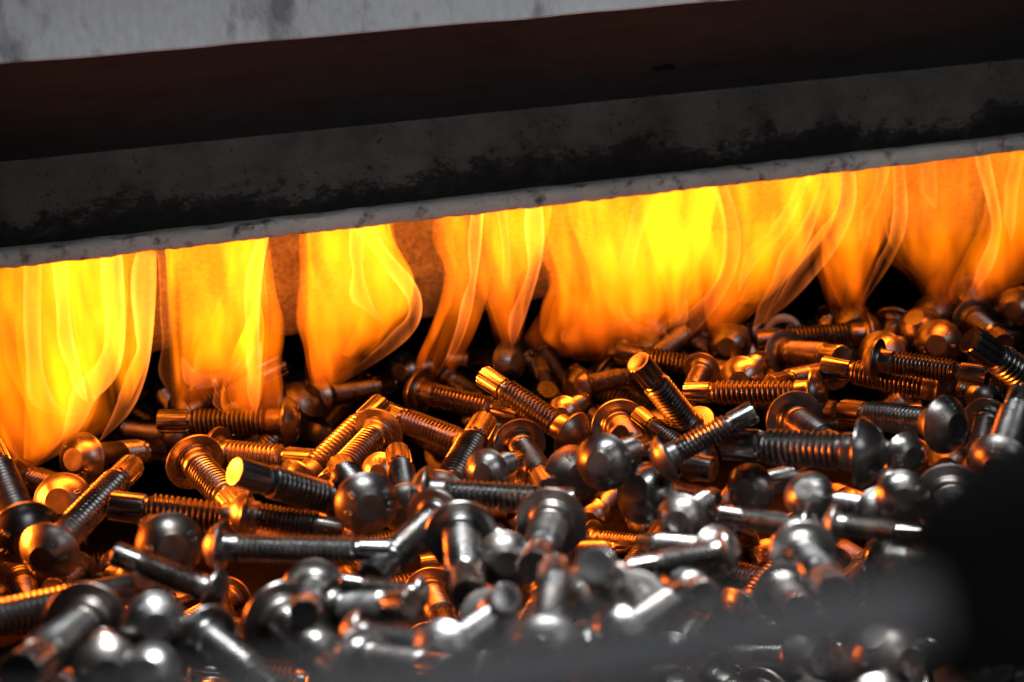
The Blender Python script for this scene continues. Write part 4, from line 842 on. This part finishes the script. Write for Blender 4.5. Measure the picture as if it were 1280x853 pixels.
def make_bolt(kd):
    root = link(bpy.data.objects.new('bolt', None))
    root.empty_display_size = 0.02
    h = obj('head', HEAD, root)
    obj('raised_mark', MARK, h)
    for nm, me in zip(('neck', 'thread', 'spline_end'), PARTS[kd]): obj(nm, me, root)
    return root
def copy_tree(o, parent=None):
    c = o.copy(); scene.collection.objects.link(c); c.parent = parent
    for ch in o.children: copy_tree(ch, c)
    return c
FIRST = {}
USED = set()
for bid, kd, x, y, z, dx, dy, dz, roll, size, label in BOLTS:
    if kd not in FIRST:
        FIRST[kd] = make_bolt(kd); b = FIRST[kd]
    else:
        b = copy_tree(FIRST[kd])
    q = Vector((dx, dy, dz)).normalized().to_track_quat('Z', 'Y') @ Quaternion((0, 0, 1), roll)
    b.rotation_mode = 'QUATERNION'; b.rotation_quaternion = q
    b.location = (x * MM, y * MM, z * MM)
    b.scale = (size, size, size)
    if label is None:
        if y > 850: label = 'brown bolt mostly buried between others in the shade near the flames'
        elif x > 150: label = 'grey bolt mostly buried between others at the front right of the heap'
        else: label = 'dull bolt mostly buried between others at the front of the heap'
    tag(b, label, 'bolt', 'bolts heaped in front of the flames')

# ------------------------------------------------------------------ flames
def flame_body(name, rows, w, mat, parent, org, seed, depth=0.030, seg=26):
    rows = sorted(rows, key=lambda r: r[2])
    rows = [tuple(r) for r in rows]
    top = rows[-1]
    rows.append((top[0], top[1], top[2] + 0.03))
    rs = catmull(rows, 6)
    rings = []
    first = rs[0]
    rs = [((first[0] + first[1]) / 2 - 0.0006, (first[0] + first[1]) / 2 + 0.0006, first[2] - 0.004)] + rs
    for sl, sr, z in rs:
        a = max((sr - sl) / 2, 0.0005); b = min(a * 0.75, depth)
        c = (sl + sr) / 2
        wob = 0.008 * noise.noise(Vector((seed * 3.1, z * 16, 0)))
        ring = []
        for k in range(seg):
            t = 2 * PI * k / seg
            rip = 1 + 0.10 * noise.noise(Vector((math.cos(t) * 2 + seed, math.sin(t) * 2, z * 18)))
            ring.append((c + a * math.cos(t) - org[0], w + wob + b * rip * math.sin(t) - org[1], z - org[2]))
        rings.append(ring)
    V, Fc = rings_mesh(rings)
    o = obj(name, mesh_from(name, V, Fc, mat, 0), parent)
    return o
def flame_fold(pts, width, w, mat, parent, org, seed, seg=12):
    pts = catmull([tuple(p) for p in pts], 8)
    n = len(pts); rings = []
    for i, (s, z) in enumerate(pts):
        a = pts[max(i - 1, 0)]; b = pts[min(i + 1, n - 1)]
        d = Vector((b[0] - a[0], 0, b[1] - a[1])).normalized()
        side = Vector((-d.z, 0, d.x))
        if side.x < 0: side = -side
        t = i / (n - 1)
        taper = max(0.06, min(1, (t if pts[0][1] < 0.12 else 1) * 5, (1 - t) * 3.2))
        hw = width * 0.90 * taper * (0.8 + 0.45 * noise.noise(Vector((seed * 7.7, t * 4, 1))))
        c = Vector((s - org[0] - hw * 0.8, w - org[1] + 0.006 * math.sin(t * 5 + seed), z - org[2]))
        rings.append([tuple(c + side * hw * math.cos(q) + Vector((0, 1, 0)) * hw * 0.55 * math.sin(q)) for q in [2 * PI * k / seg for k in range(seg)]])
    V, Fc = rings_mesh(rings)
    return obj('flame_fold', mesh_from('flame_fold', V, Fc, mat, 0), parent)
for fi, (lab, gain, w, rows, folds, inner) in enumerate(FLAMES):
    foot = rows[-1]
    org = ((foot[0] + foot[1]) / 2, w, foot[2])
    root = link(bpy.data.objects.new('flame', None))
    root.location = BW(*org); root.rotation_euler = (0, 0, YAW)
    tag(root, lab, 'flame', 'flames along the furnace mouth')
    b = flame_body('flame_body', rows, w, M_FLAME, root, org, fi + 1)
    b.color = (gain, gain, gain, 1)
    # fainter veils of gas around and inside the tongue, each with its own sway
    for k in range(3):
        vr = []
        g0, sh = rnd.uniform(0.55, 1.15), rnd.uniform(-0.012, 0.012)
        for i, (sl, sr, z) in enumerate(rows):
            c = (sl + sr) / 2 + sh + 0.006 * noise.noise(Vector((fi * 3 + k, z * 22, 5)))
            hw = max((sr - sl) / 2 * g0, 0.004) * (1 + 0.3 * noise.noise(Vector((fi + k * 9, z * 20, 2))))
            vr.append((c - hw, c + hw, z - (0.006 if i == len(rows) - 1 else 0)))
        v = flame_body('flame_veil', vr, w + (0.018, -0.012, 0.03)[k], M_VEIL, root, org, fi * 7 + k + 50, 0.018)
        vg = gain * (1.0, 1.2, 1.6)[k]
        v.color = (vg, vg, vg, 1)
    for k, rr in enumerate(inner):
        c = flame_body('flame_core', rr, w - 0.004, M_CORE, root, org, fi + 20 + k, 0.02)
        c.color = (gain, gain, gain, 1)
    for k, (wd, g, pts) in enumerate(folds):
        f = flame_fold(pts, wd, w - 0.026 - 0.004 * k, M_FOLD, root, org, fi * 5 + k)
        f.color = (g, g, g, 1)

# ------------------------------------------------------------------ dark things close to the lens
def round_bar(name, p0, p1, rad, mat, parent, seg=28, n=14):
    p0, p1 = Vector(p0), Vector(p1); d = (p1 - p0).normalized()
    up = Vector((0, 0, 1)); side = d.cross(up).normalized(); up = side.cross(d)
    rings = []
    for i in range(n + 1):
        t = i / n; r = rad
        if i == 0 or i == n: r = rad * 0.86
        c = p0.lerp(p1, t)
        if i == 1: c = p0 + d * rad * 0.14
        if i == n - 1: c = p1 - d * rad * 0.14
        rings.append([tuple(c + side * r * math.cos(q) + up * r * math.sin(q) - p0) for q in [2 * PI * k / seg for k in range(seg)]])
    V, Fc = rings_mesh(rings)
    o = obj(name, mesh_from(name, V, Fc, mat, 40), parent); o.location = p0
    return o
bar = round_bar('guide_bar', (-0.045, 0.1056, 0.1465), (0.0516, 0.1432, 0.1377), 0.00348, M_BLACK, None)
tag(bar, 'dark round steel bar lying out of focus across the near bottom edge', 'bar')
prof = [(0.0396, 0.13), (0.0393, 0.1432), (0.0414, 0.1468), (0.0447, 0.1495), (0.051, 0.1517), (0.063, 0.1528), (0.063, 0.13)]
rings = [[(x - 0.0396, y - 0.1340, z - 0.13) for x, z in prof] for y in (0.1340, 0.1348, 0.1504, 0.1512)]
for j in (0, 3):
    cx = sum(p[0] for p in rings[j]) / 7; cz = sum(p[2] for p in rings[j]) / 7
    rings[j] = [(cx + (x - cx) * .96, y, cz + (z - cz) * .96) for x, y, z in rings[j]]
V, Fc = rings_mesh(rings)
blk = obj('clamp_block', mesh_from('clamp_block', V, Fc, M_PITCH, 30)); blk.location = (0.0396, 0.1340, 0.13)
tag(blk, 'black out-of-focus block at the right edge, at the end of the dark bar', 'block')
